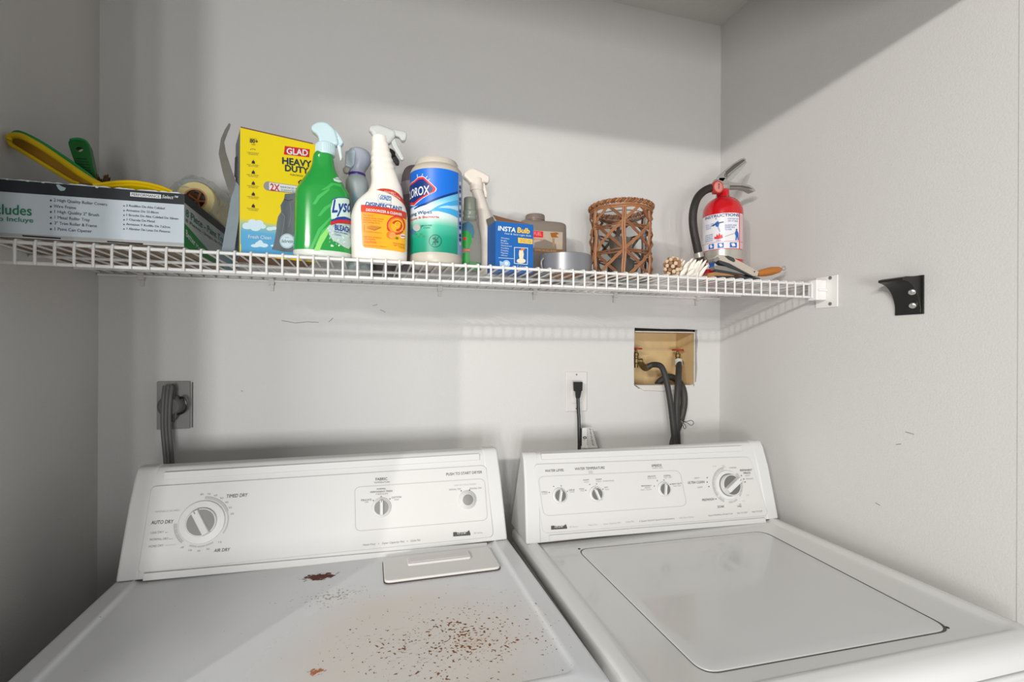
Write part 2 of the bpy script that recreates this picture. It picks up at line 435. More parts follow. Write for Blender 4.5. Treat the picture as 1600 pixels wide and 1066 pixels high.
# black bracket on the right wall
bb = thing('metal_bracket', 'black curved metal bracket screwed to the right wall, holding nothing', 'bracket', (XR, -.57, 1.43))
blk = mat('black_enamel', '#1d1c1b', .32, bump=.5, bscale=600, var=.3, vscale=300)
prof = [(XR-.002, 1.502), (XR-.044, 1.500), (XR-.054, 1.497), (XR-.054, 1.492)]
for i in range(1, 11):
    t = i/10*PI/2; prof.append((XR-.052+.0475*math.sin(t), 1.428+.063*math.cos(t)))
prof.append((XR-.002, 1.426))
M().slab([(x, -.597, z) for x, z in prof], (0, .05, 0)).obj('curved_web', blk, bb, bevel=.0008)
M().box(XR-.003, XR, -.601, -.545, 1.425, 1.504).obj('wall_plate', blk, bb, bevel=.0005)
for px, py in ((1425, 457), (1426, 478)):
    p = AX(px, py, XR-.022 if py < 470 else XR-.011); ax = np.array([-.75, -.35, -.55])
    M().lathe([(.0062, -.004), (.0062, .001), (.0048, .0022)], p, ax, 16).lathe([(.003, .0022), (.0024, .003)], p, ax, 6).obj('screw', mat('zinc_screw', '#d5d5d2', .28, .9), bb)

# ================================================================ dryer
DZ = .924
enam = mat('white_enamel', '#dcdbd8', .22, var=.015, vscale=5, coat=.3)
plas = mat('console_plastic', '#d0cfcc', .5, var=.015, vscale=6)
facem = mat('console_face', '#cfcdca', .55, var=.01)
ink = mat('console_ink_dark', '#4a4845', .6); ink2 = mat('console_ink_grey', '#8f8c88', .6); ink3 = mat('console_ink_pale', '#b5b2ae', .6)
kgrey = mat('knob_grey', '#85837f', .5); kwhite = mat('knob_white', '#d3d2cf', .45); kdark = mat('knob_dark_grey', '#6b6966', .5)
def rust_enamel():
    m = bpy.data.materials.new('rusty_enamel'); m.use_nodes = True; nt = m.node_tree; b = nt.nodes['Principled BSDF']; N = nt.nodes.new; L = nt.links.new
    tc = N('ShaderNodeTexCoord')
    def region(cx, cy, rx, ry):
        v = N('ShaderNodeVectorMath'); v.operation = 'SUBTRACT'; L(tc.outputs['Object'], v.inputs[0]); v.inputs[1].default_value = (cx, cy, DZ)
        k = N('ShaderNodeVectorMath'); k.operation = 'MULTIPLY'; L(v.outputs[0], k.inputs[0]); k.inputs[1].default_value = (1/rx, 1/ry, 0)
        l = N('ShaderNodeVectorMath'); l.operation = 'LENGTH'; L(k.outputs[0], l.inputs[0])
        r = N('ShaderNodeMapRange'); L(l.outputs['Value'], r.inputs['Value']); r.inputs['From Min'].default_value = 1; r.inputs['From Max'].default_value = 0
        return r.outputs[0]
    def mx(op, a, bb_):
        q = N('ShaderNodeMath'); q.operation = op
        for i, s in enumerate((a, bb_)):
            if isinstance(s, (int, float)): q.inputs[i].default_value = s
            else: L(s, q.inputs[i])
        return q.outputs[0]
    def noise(scale, detail=3, rough=.6, stretch=None):
        n = N('ShaderNodeTexNoise'); n.inputs['Scale'].default_value = scale; n.inputs['Detail'].default_value = detail; n.inputs['Roughness'].default_value = rough
        if stretch:
            mp = N('ShaderNodeMapping'); mp.inputs['Scale'].default_value = stretch; mp.inputs['Rotation'].default_value = (0, 0, .5); L(tc.outputs['Object'], mp.inputs[0]); L(mp.outputs[0], n.inputs['Vector'])
        else: L(tc.outputs['Object'], n.inputs['Vector'])
        return n.outputs['Fac']
    def thr(v, lo, hi):
        r = N('ShaderNodeMapRange'); L(v, r.inputs['Value']); r.inputs['From Min'].default_value = lo; r.inputs['From Max'].default_value = hi; return r.outputs[0]
    def mixc(fac, c1, c2):
        q = N('ShaderNodeMix'); q.data_type = 'RGBA'; L(fac, q.inputs[0])
        for i, s in ((6, c1), (7, c2)):
            if isinstance(s, str): q.inputs[i].default_value = lin(s)
            else: L(s, q.inputs[i])
        return q.outputs[2]
    fine = noise(210, 2, .45); mid = noise(150, 3, .6); scr = noise(60, 4, .75, (1, 5, 1))
    p1 = AZ(715, 995, DZ); p2 = AZ(500, 1048, DZ); p3 = AZ(500, 898, DZ); p4 = AZ(560, 930, DZ); p5 = AZ(500, 932, DZ); p0 = AZ(650, 1010, DZ); p6 = AZ(496, 1045, DZ); p7 = AZ(740, 1000, DZ)
    wide = region(p0[0], p0[1], .25, .24)
    # cream discolouring under the rust specks
    cream = thr(mx('ADD', wide, mx('MULTIPLY', noise(14, 3), .35)), .3, .62)
    base = mixc(cream, '#dcdddf', '#dfd8d1')
    blueish = thr(noise(6, 2), .45, .75); base = mixc(mx('MULTIPLY', blueish, .25), base, '#d3d7de')
    halo = mx('MULTIPLY', thr(mx('ADD', mid, mx('MULTIPLY', region(p7[0], p7[1], .09, .06), .42)), .76, .98), .5)
    base = mixc(halo, base, '#d2b28e')
    s1 = thr(mx('ADD', mx('ADD', fine, mx('MULTIPLY', mx('SUBTRACT', noise(26, 2), .5), .30)), mx('MULTIPLY', region(p1[0], p1[1], .27, .18), .23)), .79, .815)
    s2 = thr(mx('ADD', scr, mx('MULTIPLY', wide, .2)), .775, .83)
    s4 = thr(mx('ADD', fine, mx('MULTIPLY', region(p5[0]+.02, p5[1], .12, .06), .22)), .75, .79)
    blob = thr(mx('ADD', noise(90, 5, .7, (1, 1.6, 1)), mx('MULTIPLY', region(p3[0], p3[1], .05, .024), .62)), .76, .82)
    blob2 = thr(mx('ADD', mid, mx('MULTIPLY', region(p6[0], p6[1], .022, .014), .62)), .82, .92)
    base = mixc(mx('MULTIPLY', s2, .55), base, '#8a7459')
    base = mixc(mx('MULTIPLY', s4, .7), base, '#8a6a48')
    base = mixc(s1, base, '#87501f'); base = mixc(blob2, base, '#b3672c'); base = mixc(blob, base, '#5a2a17')
    L(base, b.inputs['Base Color'])
    ro = N('ShaderNodeMapRange'); L(mx('MAXIMUM', mx('MAXIMUM', s1, blob), mx('MULTIPLY', cream, .35)), ro.inputs['Value']); ro.inputs['To Min'].default_value = .25; ro.inputs['To Max'].default_value = .8; L(ro.outputs[0], b.inputs['Roughness'])
    bp = N('ShaderNodeBump'); bp.inputs['Strength'].default_value = .4; bp.inputs['Distance'].default_value = .001; L(mx('ADD', blob, s1), bp.inputs['Height']); L(bp.outputs[0], b.inputs['Normal'])
    return m
rustm = rust_enamel()
dryer = thing('clothes_dryer', 'white clothes dryer with a rust-spotted top and three control knobs', 'dryer', (-.07, -.45, 0))
DX0, DX1 = -.444, .302
M().box(DX0+.002, DX1-.002, -.752, -.10, .012, DZ-.02).obj('cabinet', enam, dryer, bevel=.008)
# front panel and door of the dryer (below the picture's edge)
M().box(-.32, .18, -.758, -.752, .30, .78).obj('door', enam, dryer, bevel=.004)
# top: raised rim, sloped step, sunk field
def top_plate(x0, x1, y0, y1, z, rim, step, zd, rot=None, R=.006):
    def ringr(a, z_, r, n=5):
        q = rpoly([(x0+a, y0+a), (x1-a, y0+a), (x1-a, y1-a*.3), (x0+a, y1-a*.3)], r, n); return [(p[0], p[1], z_) for p in q]
    L = [ringr(0, z-.022, .008), ringr(0, z-.010, .008), ringr(.0012, z-.004, .008), ringr(.004, z-.0008, .008), ringr(.008, z, .01), ringr(rim-.004, z, .02), ringr(rim, z+.0012, .02), ringr(rim+step*.5, z-zd*.4, .02), ringr(rim+step, z-zd, .02), ringr(rim+step+.004, z-zd-.0003, .02)]
    n = len(L[0]); vs = [p for l in L for p in l]; fs = []
    for i in range(len(L)-1):
        for k in range(n): fs.append((i*n+k, i*n+(k+1) % n, (i+1)*n+(k+1) % n, (i+1)*n+k))
    fs.append(tuple(range((len(L)-1)*n, len(L)*n))); 
    if rot: vs = [rot(*p) for p in vs]
    return M().add(vs, fs)
top_plate(DX0, DX1, -.757, -.10, DZ, .034, .006, .0035).obj('top_panel', rustm, dryer, angle=60)
# lint screen lid
lx0, lx1, ly0, ly1 = .028, .247, -.401, -.300
lid = M().slab([(p[0], p[1], DZ-.002) for p in rpoly([(lx0, ly0), (lx1, ly0), (lx1, ly1), (lx0, ly1)], .012)], (0, 0, .005)).obj('lint_screen_lid', mat('lint_lid_enamel', '#dbd9d5', .3, var=.02), dryer, bevel=.0012)
gapm = mat('dark_gap', '#4b3b30', .8)
M().slab([(p[0], p[1], DZ-.003) for p in rpoly([(lx0-.0013, ly0-.0013), (lx1+.0013, ly0-.0013), (lx1+.0013, ly1+.001), (lx0-.0013, ly1+.001)], .013)], (0, 0, .0015)).obj('lid_gap', gapm, dryer)
M().slab([(p[0], p[1], DZ+.003) for p in rpoly([(lx0+.045, -.352), (lx1-.048, -.352), (lx1-.048, -.318), (lx0+.045, -.318)], .006)], (0, 0, .0045)).obj('finger_grip', mat('lint_lid_enamel', '#dbd6ce'), lid, bevel=.0018)
M().box(lx0+.05, lx1-.055, -.344, -.324, DZ+.0074, DZ+.0079).obj('grip_recess', mat('grip_shade', '#d8d5d0', .4), lid)

def console(parent, O, U, W, Wt, lean, H, depth_b, depth_t, dz_cap, seams, nm):
    """slanted control housing: O front bottom left corner, U along the front"""
    O = np.array(O, float); U = np.array(U, float); B = np.array([-U[1], U[0], 0.]); Zv = np.array([0, 0, 1.]); ins = (W-Wt)/2
    def P(u, b, z): return O+U*u+B*b+Zv*z
    # profile (b, z): front face slightly bowed, rounded nose at the top
    def section(u, k):   # k: 0 at the bottom, outward inset shrinks with height
        return [(0, 0), (lean*.28, H*.33), (lean*.6, H*.68), (lean*.9, H*.93), (lean*1.0+.003, H*.985), (lean+.010, H), (depth_t, H), (depth_b, .0)]
    def inset(z): return ins*(z/H)
    def strip(u0f, u1f, grow=0., cut=0.):
        q = section(0, 0); L = []; Rr = []
        for b, z in q:
            g = grow if z > .001 or b < .01 else 0
            L.append(P(u0f(z), b-(grow if b < depth_t*.5 or z < H*.9 and b < .05 else 0), z+(grow if z > H*.95 else 0)))
            Rr.append(P(u1f(z), b-(grow if b < depth_t*.5 or z < H*.9 and b < .05 else 0), z+(grow if z > H*.95 else 0)))
        n = len(q); return M().add(L+Rr, [tuple(range(n)), tuple(reversed(range(n, 2*n)))]+[(i, i+n, (i+1) % n+n, (i+1) % n) for i in range(n)])
    strip(lambda z: inset(z)+.003, lambda z: W-inset(z)-.003).obj('housing', plas, parent, bevel=.002, recalc=True)
    cw = .036
    strip(lambda z: inset(z), lambda z: inset(z)+cw, .0016).obj('end_cap', plas, parent, bevel=.004, seg=3, recalc=True)
    strip(lambda z: W-inset(z)-cw, lambda z: W-inset(z), .0016).obj('end_cap', plas, parent, bevel=.004, seg=3, recalc=True)
    Vv = B*lean+Zv*H
    return Plane(O-B*.0032, U, Vv)
dO = (-.438, -.27, DZ+.001)
S = console(dryer, dO, (1, 0, 0), .735, .713, .052, .192, .15, .085, 0, None, 'd')
def faceplate(parent, S, px, r, nm='control_panel', th=.0028):
    q = [S.inv(*p) for p in rpoly(px, r)]; n = len(q)
    M().slab([S.fwd(u, v, -.006) for u, v in q], S.N*(th+.006)).obj(nm, facem, parent, bevel=.0012)
# raised trim rails above and below the face
def rail(parent, S, a, b, wd, th=.0022):
    a, b = S.inv(*a), S.inv(*b); q = [(a[0], a[1]-wd/2), (b[0], b[1]-wd/2), (b[0], b[1]+wd/2), (a[0], a[1]+wd/2)]
    M().slab([S.fwd(u, v, -.006) for u, v in q], S.N*(th+.006)).obj('trim_strip', plas, parent, bevel=.001)
rail(dryer, S, (256, 744), (749, 714), .014); rail(dryer, S, (224, 902), (761, 853), .013)
faceplate(dryer, S, [(237, 760), (759.5, 727), (771, 839), (215.6, 895)], 9)
F = Plane(S.O+S.N*.0029, S.U, S.V); pr = Print(F, dryer, .00015)
def knob(parent, S, c, r, ang, skirt=None, face=kgrey, name='knob', grip=.30, h=.012, ringc=None):
    u, v = S.inv(*c); e = math.radians(ang); o = S.fwd(u, v, 0); N = S.N; G = S.U*math.cos(e)+S.V*math.sin(e); Tn = np.cross(N, G)
    t = M()
    if skirt: t.lathe([(skirt, 0), (skirt, .002), (skirt*.97, .0034), (r*1.02, .0045)], o, N, 40)
    t.lathe([(r, 0), (r*1.0, h*.5), (r*.96, h*.58)], o, N, 36)
    k = t.obj(name, kwhite, parent, angle=40)
    M().lathe([(r*.9, h*.55), (r*.9, h*.61)], o, N, 32).obj('knob_face', face, k, angle=40)
    g = r*grip; P = [o+G*a*r*1.0+Tn*b*g+N*z*h for z in (.5, 1.0) for a, b in ((-.98, -.9), (.98, -.9), (.98, .9), (-.98, .9))]
    for i in range(4, 8): P[i] = P[i]-Tn*(g*.25)*(1 if i in (6, 7) else -1)-G*r*.06*(1 if i in (5, 6) else -1)
    M().hexa(P).obj('grip', kwhite, k, bevel=.0012, recalc=True)
    if ringc: M().lathe([(r*1.06, h*.12), (r*1.06, h*.2)], o, N, 36).obj('knob_ring', ringc, k)
    i0 = o+G*r*.78+N*h*1.005; M().hexa([i0+G*a*.0022+Tn*b*.0007+N*z for z in (-.0005, .0004) for a, b in ((-1, -1), (1, -1), (1, 1), (-1, 1))]).obj('pointer_mark', kdark, k, recalc=True)
    return k
c = (316, 816)
knob(dryer, F, c, .0262, 118, skirt=.0395, name='timer_knob', grip=.34, h=.017, ringc=kgrey)
uc = F.inv(*c)
def arc(pr, F, uc, ro, ri, a0, a1, m, segs=1, gap=2):
    for i in range(segs):
        b0 = a0+(a1-a0)*i/segs+gap/2; b1 = a0+(a1-a0)*(i+1)/segs-gap/2; q = []; n = max(2, int(abs(b1-b0)/6)+1)
        for j in range(n+1): a = math.radians(b0+(b1-b0)*j/n); q.append((uc[0]+ro*math.cos(a), uc[1]+ro*math.sin(a)))
        for j in range(n, -1, -1): a = math.radians(b0+(b1-b0)*j/n); q.append((uc[0]+ri*math.cos(a), uc[1]+ri*math.sin(a)))
        for j in range(n):
            k = len(q)-1; pr._emit([q[j], q[j+1], q[k-j-1], q[k-j]], [(0, 1, 2, 3)], m, 'dial_print', 1)
arc(pr, F, uc, .0465, .0418, 88, 22, ink3, 5, 1.5); arc(pr, F, uc, .0455, .0430, 22, -32, ink3, 1, 1)
arc(pr, F, uc, .0465, .0418, 178, 228, ink3, 4, 1); arc(pr, F, uc, .0455, .0425, 245, 300, ink3, 3, 1.5)
arc(pr, F, uc, .0470, .0464, 88, 22, ink2, 1, 0); arc(pr, F, uc, .0470, .0464, 178, 228, ink2, 1, 0)
for k, (a, t) in enumerate(((95, '80'), (82, '70'), (68, '60'), (54, '50'), (40, '40'), (26, '30'), (12, '20'), (-50, '10'), (-75, '30'), (-92, '20'), (-108, '10'), (-125, 'off'))):
    p = uc+.0515*np.array([math.cos(math.radians(a)), math.sin(math.radians(a))]); q = F.fwd(*p); px = proj(q)
    pr.text(t, (px[0]-2.6, px[1]+1.4), (px[0]+2.6, px[1]+1.1), 2.6, ink2)
pr.text('TIMED DRY', (354.3, 778.2), (387.5, 776), 5.2, ink, shear=.25, bold=.01).text('AUTO DRY', (236, 819.6), (271.7, 817.6), 5.4, ink, shear=.25, bold=.01).text('AIR DRY', (334.2, 863), (360, 861), 4.8, ink, shear=.25, bold=.01)
pr.text('LESS DRY', (235.6, 834.6), (256.6, 833), 3.2, ink2, shear=.2).text('NORMAL DRY', (234, 845), (263.7, 843.4), 3.2, ink2, shear=.2).text('MORE DRY', (232.2, 856), (256, 854), 3.2, ink2, shear=.2).text('WRINKLE GUARD', (242.6, 801.6), (281, 798.8), 3, ink3, shear=.2)
pr.line([(258, 832.4), (262, 832)], .6, ink2).line([(264, 842.6), (270, 842)], .6, ink2).line([(258, 852.6), (276, 851)], .6, ink3)
pr.text('FABRIC', (586.9, 751.2), (605.2, 750.4), 4.2, ink, bold=.012).text('TEMPERATURE', (584.3, 755.6), (609, 754.4), 2.4, ink2, bold=.01)
pr.text('PUSH TO START DRYER', (697.2, 743.6), (753.2, 739.8), 4.2, ink, bold=.005)
pr.line(rpoly([(554.2, 761.5), (757, 748), (761.8, 812.8), (555.6, 830.5)], 9), .9, ink3, close=True)
pr.text('NORMAL', (588.6, 765.6), (603, 764.8), 2.3, ink).text('PERMANENT PRESS', (578.7, 770.6), (613.3, 768.6), 2.6, ink).text('MEDIUM', (587.3, 773.6), (606, 772.6), 2.2, ink2)
pr.text('DELICATE', (564.2, 783.2), (580.4, 782.2), 2.6, ink).text('LOW', (570, 786), (575.7, 785.7), 2.2, ink2).text('COTTON', (611.7, 779.2), (626.8, 778), 2.6, ink).text('HIGH', (616, 782.3), (623, 781.8), 2.2, ink2)
for p in ((583.4, 782.3), (609.2, 779.8), (595.5, 776.2)): pr.disc(p, .9, ink)
pr.text('END OF CYCLE SIGNAL', (710, 760), (744, 757.6), 2.3, ink3).text('SIGNAL OFF', (701.7, 766.7), (720.3, 765.4), 2.5, ink2).text('SIGNAL ON', (733.6, 765), (752, 763.8), 2.5, ink2)
pr.disc((720.6, 767.2), .9, ink).disc((733.6, 766), .9, ink)
def maker_plate(pr, x0, y0, x1, y1, h):
    """dark maker's mark: solid square, sweeping wedge and heavy lettering"""
    dy = (y1-y0); k = lambda t: (x0+(x1-x0)*t, y0+dy*t)
    a, b, c_, d = k(0), k(.2), k(.2), k(0)
    pr.poly([a, b, (b[0], b[1]-h), (a[0], a[1]-h)], ink, layer=1)
    pr.poly([k(.2), k(1), (k(1)[0], k(1)[1]-h*.42), (k(.2)[0], k(.2)[1]-h*.36)], ink, layer=1)
    pr.poly([(k(.72)[0], k(.72)[1]-h*.35), (k(1)[0], k(1)[1]-h*.35), (k(.93)[0], k(.93)[1]-h*1.12), (k(.88)[0], k(.88)[1]-h*1.12)], ink, layer=1)
    pr.text('KENMORE', (k(.06)[0], k(.06)[1]-h*.34), (k(.95)[0], k(.95)[1]-h*.34), h*.5, ink, bold=.03)
maker_plate(pr, 708, 838.6, 735, 836.6, 6.8)
pr.text('80 Series', (740.4, 834.6), (754, 833.6), 2.6, ink3)
pr.text('Heavy Duty', (566.8, 853.2), (587, 851.4), 3, ink2, shear=.25).text('Super Capacity Plus', (596.6, 850.6), (632, 847.6), 3, ink2, shear=.25).text('Quiet Pak', (641.3, 846.8), (657, 845.4), 3, ink2, shear=.25)
pr.disc((591.5, 850), .7, ink2).disc((636.5, 846), .7, ink2); pr.done()
knob(dryer, F, (596, 793), .0163, 90, skirt=.0195, name='fabric_knob', grip=.28, h=.013)
u, v = F.inv(730, 781); o = F.fwd(u, v)
sb = M().lathe([(.0195, 0), (.0195, .003), (.018, .005), (.0135, .009), (.0130, .010)], o, F.N, 36).obj('start_button', kwhite, dryer)
M().lathe([(.0118, .008), (.0118, .0108), (.011, .0112)], o, F.N, 32).obj('button_face', kgrey, sb)
# dark seam under the console
M().box(-.435, .294, -.268, -.13, DZ-.0005, DZ+.0015).obj('console_gasket', mat('gasket', '#3b3028', .8), dryer)

# ================================================================ washer
WZ, RW = .910, -.024
wc, ws = math.cos(RW), math.sin(RW); WO = np.array([.339, -.275, WZ+.001]); WU = np.array([wc, ws, 0]); WB = np.array([-ws, wc, 0])
def wp(u, b, z=0): return WO+WU*u+WB*b+np.array([0, 0, z])
washer = thing('washing_machine', 'white top-loading washing machine with a sunken lid, right of the dryer', 'washer', (.68, -.5, 0))
def wrot(x, y, z): return tuple(wp(x, y, z-WZ-.001))
c0 = [wp(u, b, z) for z in (-.90, -.0335) for u, b in ((-.002, -.5535), (.690, -.5535), (.690, .12), (-.002, .12))]
M().hexa(c0).obj('cabinet', enam, washer, bevel=.008)
WT = .695
def wringr(a, z_, r, ay=None):
    ay = a if ay is None else ay
    q = rpoly([(-.004+a, -.565+ay), (.692-a, -.565+ay), (.692-a, .12-a*.3), (-.004+a, .12-a*.3)], r, 5); return [tuple(wp(p[0], p[1], z_)) for p in q]
L = [wringr(.0015, -.0305, .014, .016), wringr(0, -.0290, .014, .014), wringr(0, -.020, .014, .0155), wringr(.001, -.010, .014, .021), wringr(.004, -.004, .016, .030), wringr(.009, -.001, .016, .040), wringr(.016, .0, .02, .046), wringr(.022, .001, .02, .050), wringr(.030, .001, .02, .055), wringr(.036, -.004, .02, .060), wringr(.042, -.0050, .02, .064)]
n = len(L[0]); fs = []
for i in range(len(L)-1):
    for k in range(n): fs.append((i*n+k, i*n+(k+1) % n, (i+1)*n+(k+1) % n, (i+1)*n+k))
fs.append(tuple(range((len(L)-1)*n, len(L)*n)))
M().add([p for l in L for p in l], fs).obj('top_panel', enam, washer, angle=60)
# lid: dark joint around a slightly crowned sheet
lidpx = [(903, 857), (1192, 829), (1486, 981), (1100, 1050)]
def wl(px, py, z): p = AZ(px, py, z); return p
lq = rpoly([tuple(wl(x, y, WZ)[:2]) for x, y in lidpx], .028, 8)
cx, cy = np.mean([p[0] for p in lq]), np.mean([p[1] for p in lq])
def scl(s, z): return [(cx+(p[0]-cx)*s, cy+(p[1]-cy)*s, z) for p in lq]
M().slab([(x+.0022, y+.001, z) for x, y, z in scl(1.014, WZ-.0050)], (0, 0, .0015)).obj('lid_joint', mat('lid_joint_dark', '#55524e', .7), washer)
L = [scl(1.0, WZ-.0048), scl(1.0, WZ-.0030), scl(.9975, WZ-.0022), scl(.992, WZ-.0018), scl(.9, WZ-.0012), scl(.5, WZ-.0004)]
n = len(L[0]); fs = [(i*n+k, i*n+(k+1) % n, (i+1)*n+(k+1) % n, (i+1)*n+k) for i in range(len(L)-1) for k in range(n)]; fs.append(tuple(range((len(L)-1)*n, len(L)*n)))
M().add([p for l in L for p in l], fs).obj('lid', mat('lid_enamel', '#d3d2d0', .2, var=.015, vscale=5, coat=.4), washer, angle=60)
for px, py in ((905, 858), (1480, 981)):
    M().lathe([(.003, 0), (.003, .0006)], wl(px, py, WZ-.0040), (0, 0, 1), 12).obj('lid_bumper', mat('gasket', '#3b3028'), washer)
S = console(washer, WO, WU, .686, .672, .050, .192, .135, .07, 0, None, 'w')
rail(washer, S, (846, 714), (1160, 701), .014); rail(washer, S, (858, 841), (1196, 813), .012)
faceplate(washer, S, [(834, 725.6), (1170.7, 713.8), (1200, 805.8), (848, 833.7)], 8)
F = Plane(S.O+S.N*.0029, S.U, S.V); pr = Print(F, washer, .00015)
pr.line(rpoly([(840.7, 745), (1062, 735), (1073.5, 790.6), (849.5, 806.5)], 10), .8, ink3, close=True)
pr.text('WATER LEVEL', (851.6, 738), (881.2, 736.4), 3.8, ink, shear=.1, bold=.01).text('WATER TEMPERATURE', (898, 735), (944.6, 732.8), 3.9, ink, bold=.008)
pr.text('WASH', (919.5, 737.6), (926, 737.3), 1.7, ink2).text('RINSE', (919.8, 740.2), (926.2, 739.9), 1.7, ink2)
pr.text('SMALL', (846, 770.2), (855.8, 769.6), 2.2, ink).text('LOAD', (847, 773), (855.4, 772.4), 2, ink2).text('LARGE', (888.4, 767.2), (897.6, 766.6), 2.2, ink).text('LOAD', (889.4, 770), (897.4, 769.4), 2, ink2)
pr.text('COLD', (904.8, 765.4), (912.6, 765), 2.1, ink).text('COLD', (906.4, 768.2), (912.8, 767.8), 1.8, ink2).text('WARM', (910.8, 751.6), (919.8, 751), 2.1, ink).text('COLD', (912.4, 754.6), (919.8, 754.2), 1.8, ink2)
pr.text('WARM', (930.4, 750.6), (939.6, 750), 2.1, ink).text('COLD   WARM RINSE', (931.4, 753.6), (959, 752.2), 1.9, ink2).text('HOT', (944.4, 763), (949.8, 762.7), 2.1, ink).text('COLD', (945, 766.2), (952, 765.8), 1.8, ink2)
for p in ((858, 769.8), (865, 760.3), (876.8, 759.5), (886.4, 768), (915, 766.3), (921.4, 757.2), (932, 756.4), (942, 764.4)): pr.disc(p, .8, ink)
pr.text('SPEEDS', (1017.9, 729.8), (1033.6, 729), 3.6, ink, bold=.012).text('WASH / SPIN', (1019, 732.8), (1035.3, 732), 1.8, ink2)
pr.text('DELICATE', (1012, 746), (1024, 745.3), 2.2, ink).text('SLOW / SLOW', (1011.6, 748.9), (1025.6, 748.2), 1.9, ink2).text('NORMAL', (1037, 744.8), (1048, 744.2), 2.2, ink).text('FAST / FAST', (1037.4, 747.6), (1049.6, 746.9), 1.9, ink2)
pr.text('PERMANENT', (1001.9, 760.8), (1017.8, 760), 2.1, ink).text('PRESS', (1007.4, 763.5), (1016, 763), 1.9, ink2).text('FAST / SLOW', (1001.4, 766.8), (1018, 766), 1.8, ink2).text('HEAVY DUTY', (1049, 757.8), (1065.2, 756.8), 2.3, ink).text('FAST / FAST', (1052, 760.8), (1064, 760.2), 1.8, ink2)
for p in ((1022.2, 759.8), (1027, 751.3), (1037.4, 750.3), (1047.3, 757)): pr.disc(p, .8, ink)
maker_plate(pr, 861, 828, 886, 826.4, 6.2)
pr.text('80 Series', (890, 825), (902.8, 824), 2.5, ink3)
pr.text('Heavy Duty', (918.7, 822), (933.8, 820.8), 2.5, ink3, shear=.25).text('Super Capacity Plus', (942.5, 820.4), (969.8, 818), 2.5, ink3, shear=.25).text('Quiet Pak', (977.8, 817), (990.6, 816), 2.5, ink3, shear=.25).text('2 Speed Wash/4 Speed Combinations', (998.4, 816), (1053.8, 811.4), 2.5, ink2, shear=.25).text('Ultra Rinse Option', (1061, 811), (1084, 809), 2.5, ink3, shear=.25)
pr.text('Suspend Wash/Reduce Wrinkles To 60', (1106.5, 807), (1144.5, 803.8), 2.4, ink2).text('PULL TO START', (1151.8, 803.4), (1168.2, 802), 2.4, ink2).text('PUSH TO STOP', (1175, 801.4), (1191, 800), 2.4, ink2)
pr.text('ULTRA CLEAN', (1074.5, 756.4), (1100.7, 755), 3.8, ink, shear=.15, bold=.006).text('HEAVY', (1085, 748.4), (1093, 748), 2.2, ink2).text('LIGHT', (1089.6, 763), (1097.8, 762.6), 2.4, ink2)
pr.text('PREWASH', (1096.7, 783.4), (1115.8, 781.8), 3.6, ink, shear=.15, bold=.006).text('SOAK', (1121, 794), (1131.6, 793.2), 3.5, ink, bold=.006)
pr.text('PERMANENT', (1156, 736.8), (1175, 735.9), 3, ink, bold=.01).text('PRESS', (1161.6, 741), (1172.4, 740.4), 2.8, ink, bold=.01).text('HEAVY', (1164, 744.6), (1171.6, 744.2), 1.9, ink2).text('REGULAR', (1165.6, 749.6), (1176.6, 749), 2.2, ink2)
pr.text('EXTRA RINSE', (1139.5, 732.4), (1150.2, 731.8), 2.1, ink2).text('AIR', (1154.3, 789.6), (1158, 789.4), 2.2, ink2).text('TUMBLE', (1151.3, 792.8), (1158.6, 792.4), 2.3, ink).text('10', (1166, 775.2), (1170, 775), 2, ink3).text('12', (1160, 784), (1163.6, 783.8), 2, ink3).text('14', (1114, 730), (1119, 729.8), 2, ink3).text('18', (1128, 729.2), (1131.6, 729), 2, ink3)
for p in ((1104.8, 746.6), (1104.8, 753.6), (1107.6, 760.6), (1118.4, 780), (1158.2, 743.4), (1162, 748.8), (1164, 753.4)): pr.disc(p, .9, ink)
cW = (1137, 758); uc = F.inv(*cW)
arc(pr, F, uc, .0445, .0385, 95, 215, ink3, 7, 1.5); arc(pr, F, uc, .0445, .0385, 222, 245, ink3, 1, 0); arc(pr, F, uc, .0445, .040, 262, 300, ink3, 2, 2); arc(pr, F, uc, .0445, .040, 315, 400, ink3, 6, 1.5); arc(pr, F, uc, .0450, .0444, 85, 245, ink2, 1, 0)
pr.done()
knob(washer, F, (874, 774.5), .0148, 76, skirt=.0178, name='water_level_knob', grip=.26, h=.014, face=kdark)
knob(washer, F, (931, 772), .0148, 110, skirt=.0178, name='temperature_knob', grip=.26, h=.014, face=kdark)
knob(washer, F, (1037, 764.5), .0148, 78, skirt=.0178, name='speed_knob', grip=.26, h=.014, face=kdark)
knob(washer, F, cW, .0262, 32, skirt=.0365, name='timer_knob', grip=.34, h=.030, face=kdark, ringc=kdark)
M().hexa([wp(u, b, z) for z in (-.002, .0008) for u, b in ((.006, .002), (.68, .002), (.68, .12), (.006, .12))]).obj('console_gasket', mat('gasket', '#3b3028'), washer)
# front seam and lip below the washer's top panel
M().hexa([wp(u, b, z) for z in (-.034, -.030) for u, b in ((.002, -.546), (.686, -.546), (.686, .11), (.002, .11))]).obj('front_seam', mat('lid_joint_dark', '#55524e'), washer)
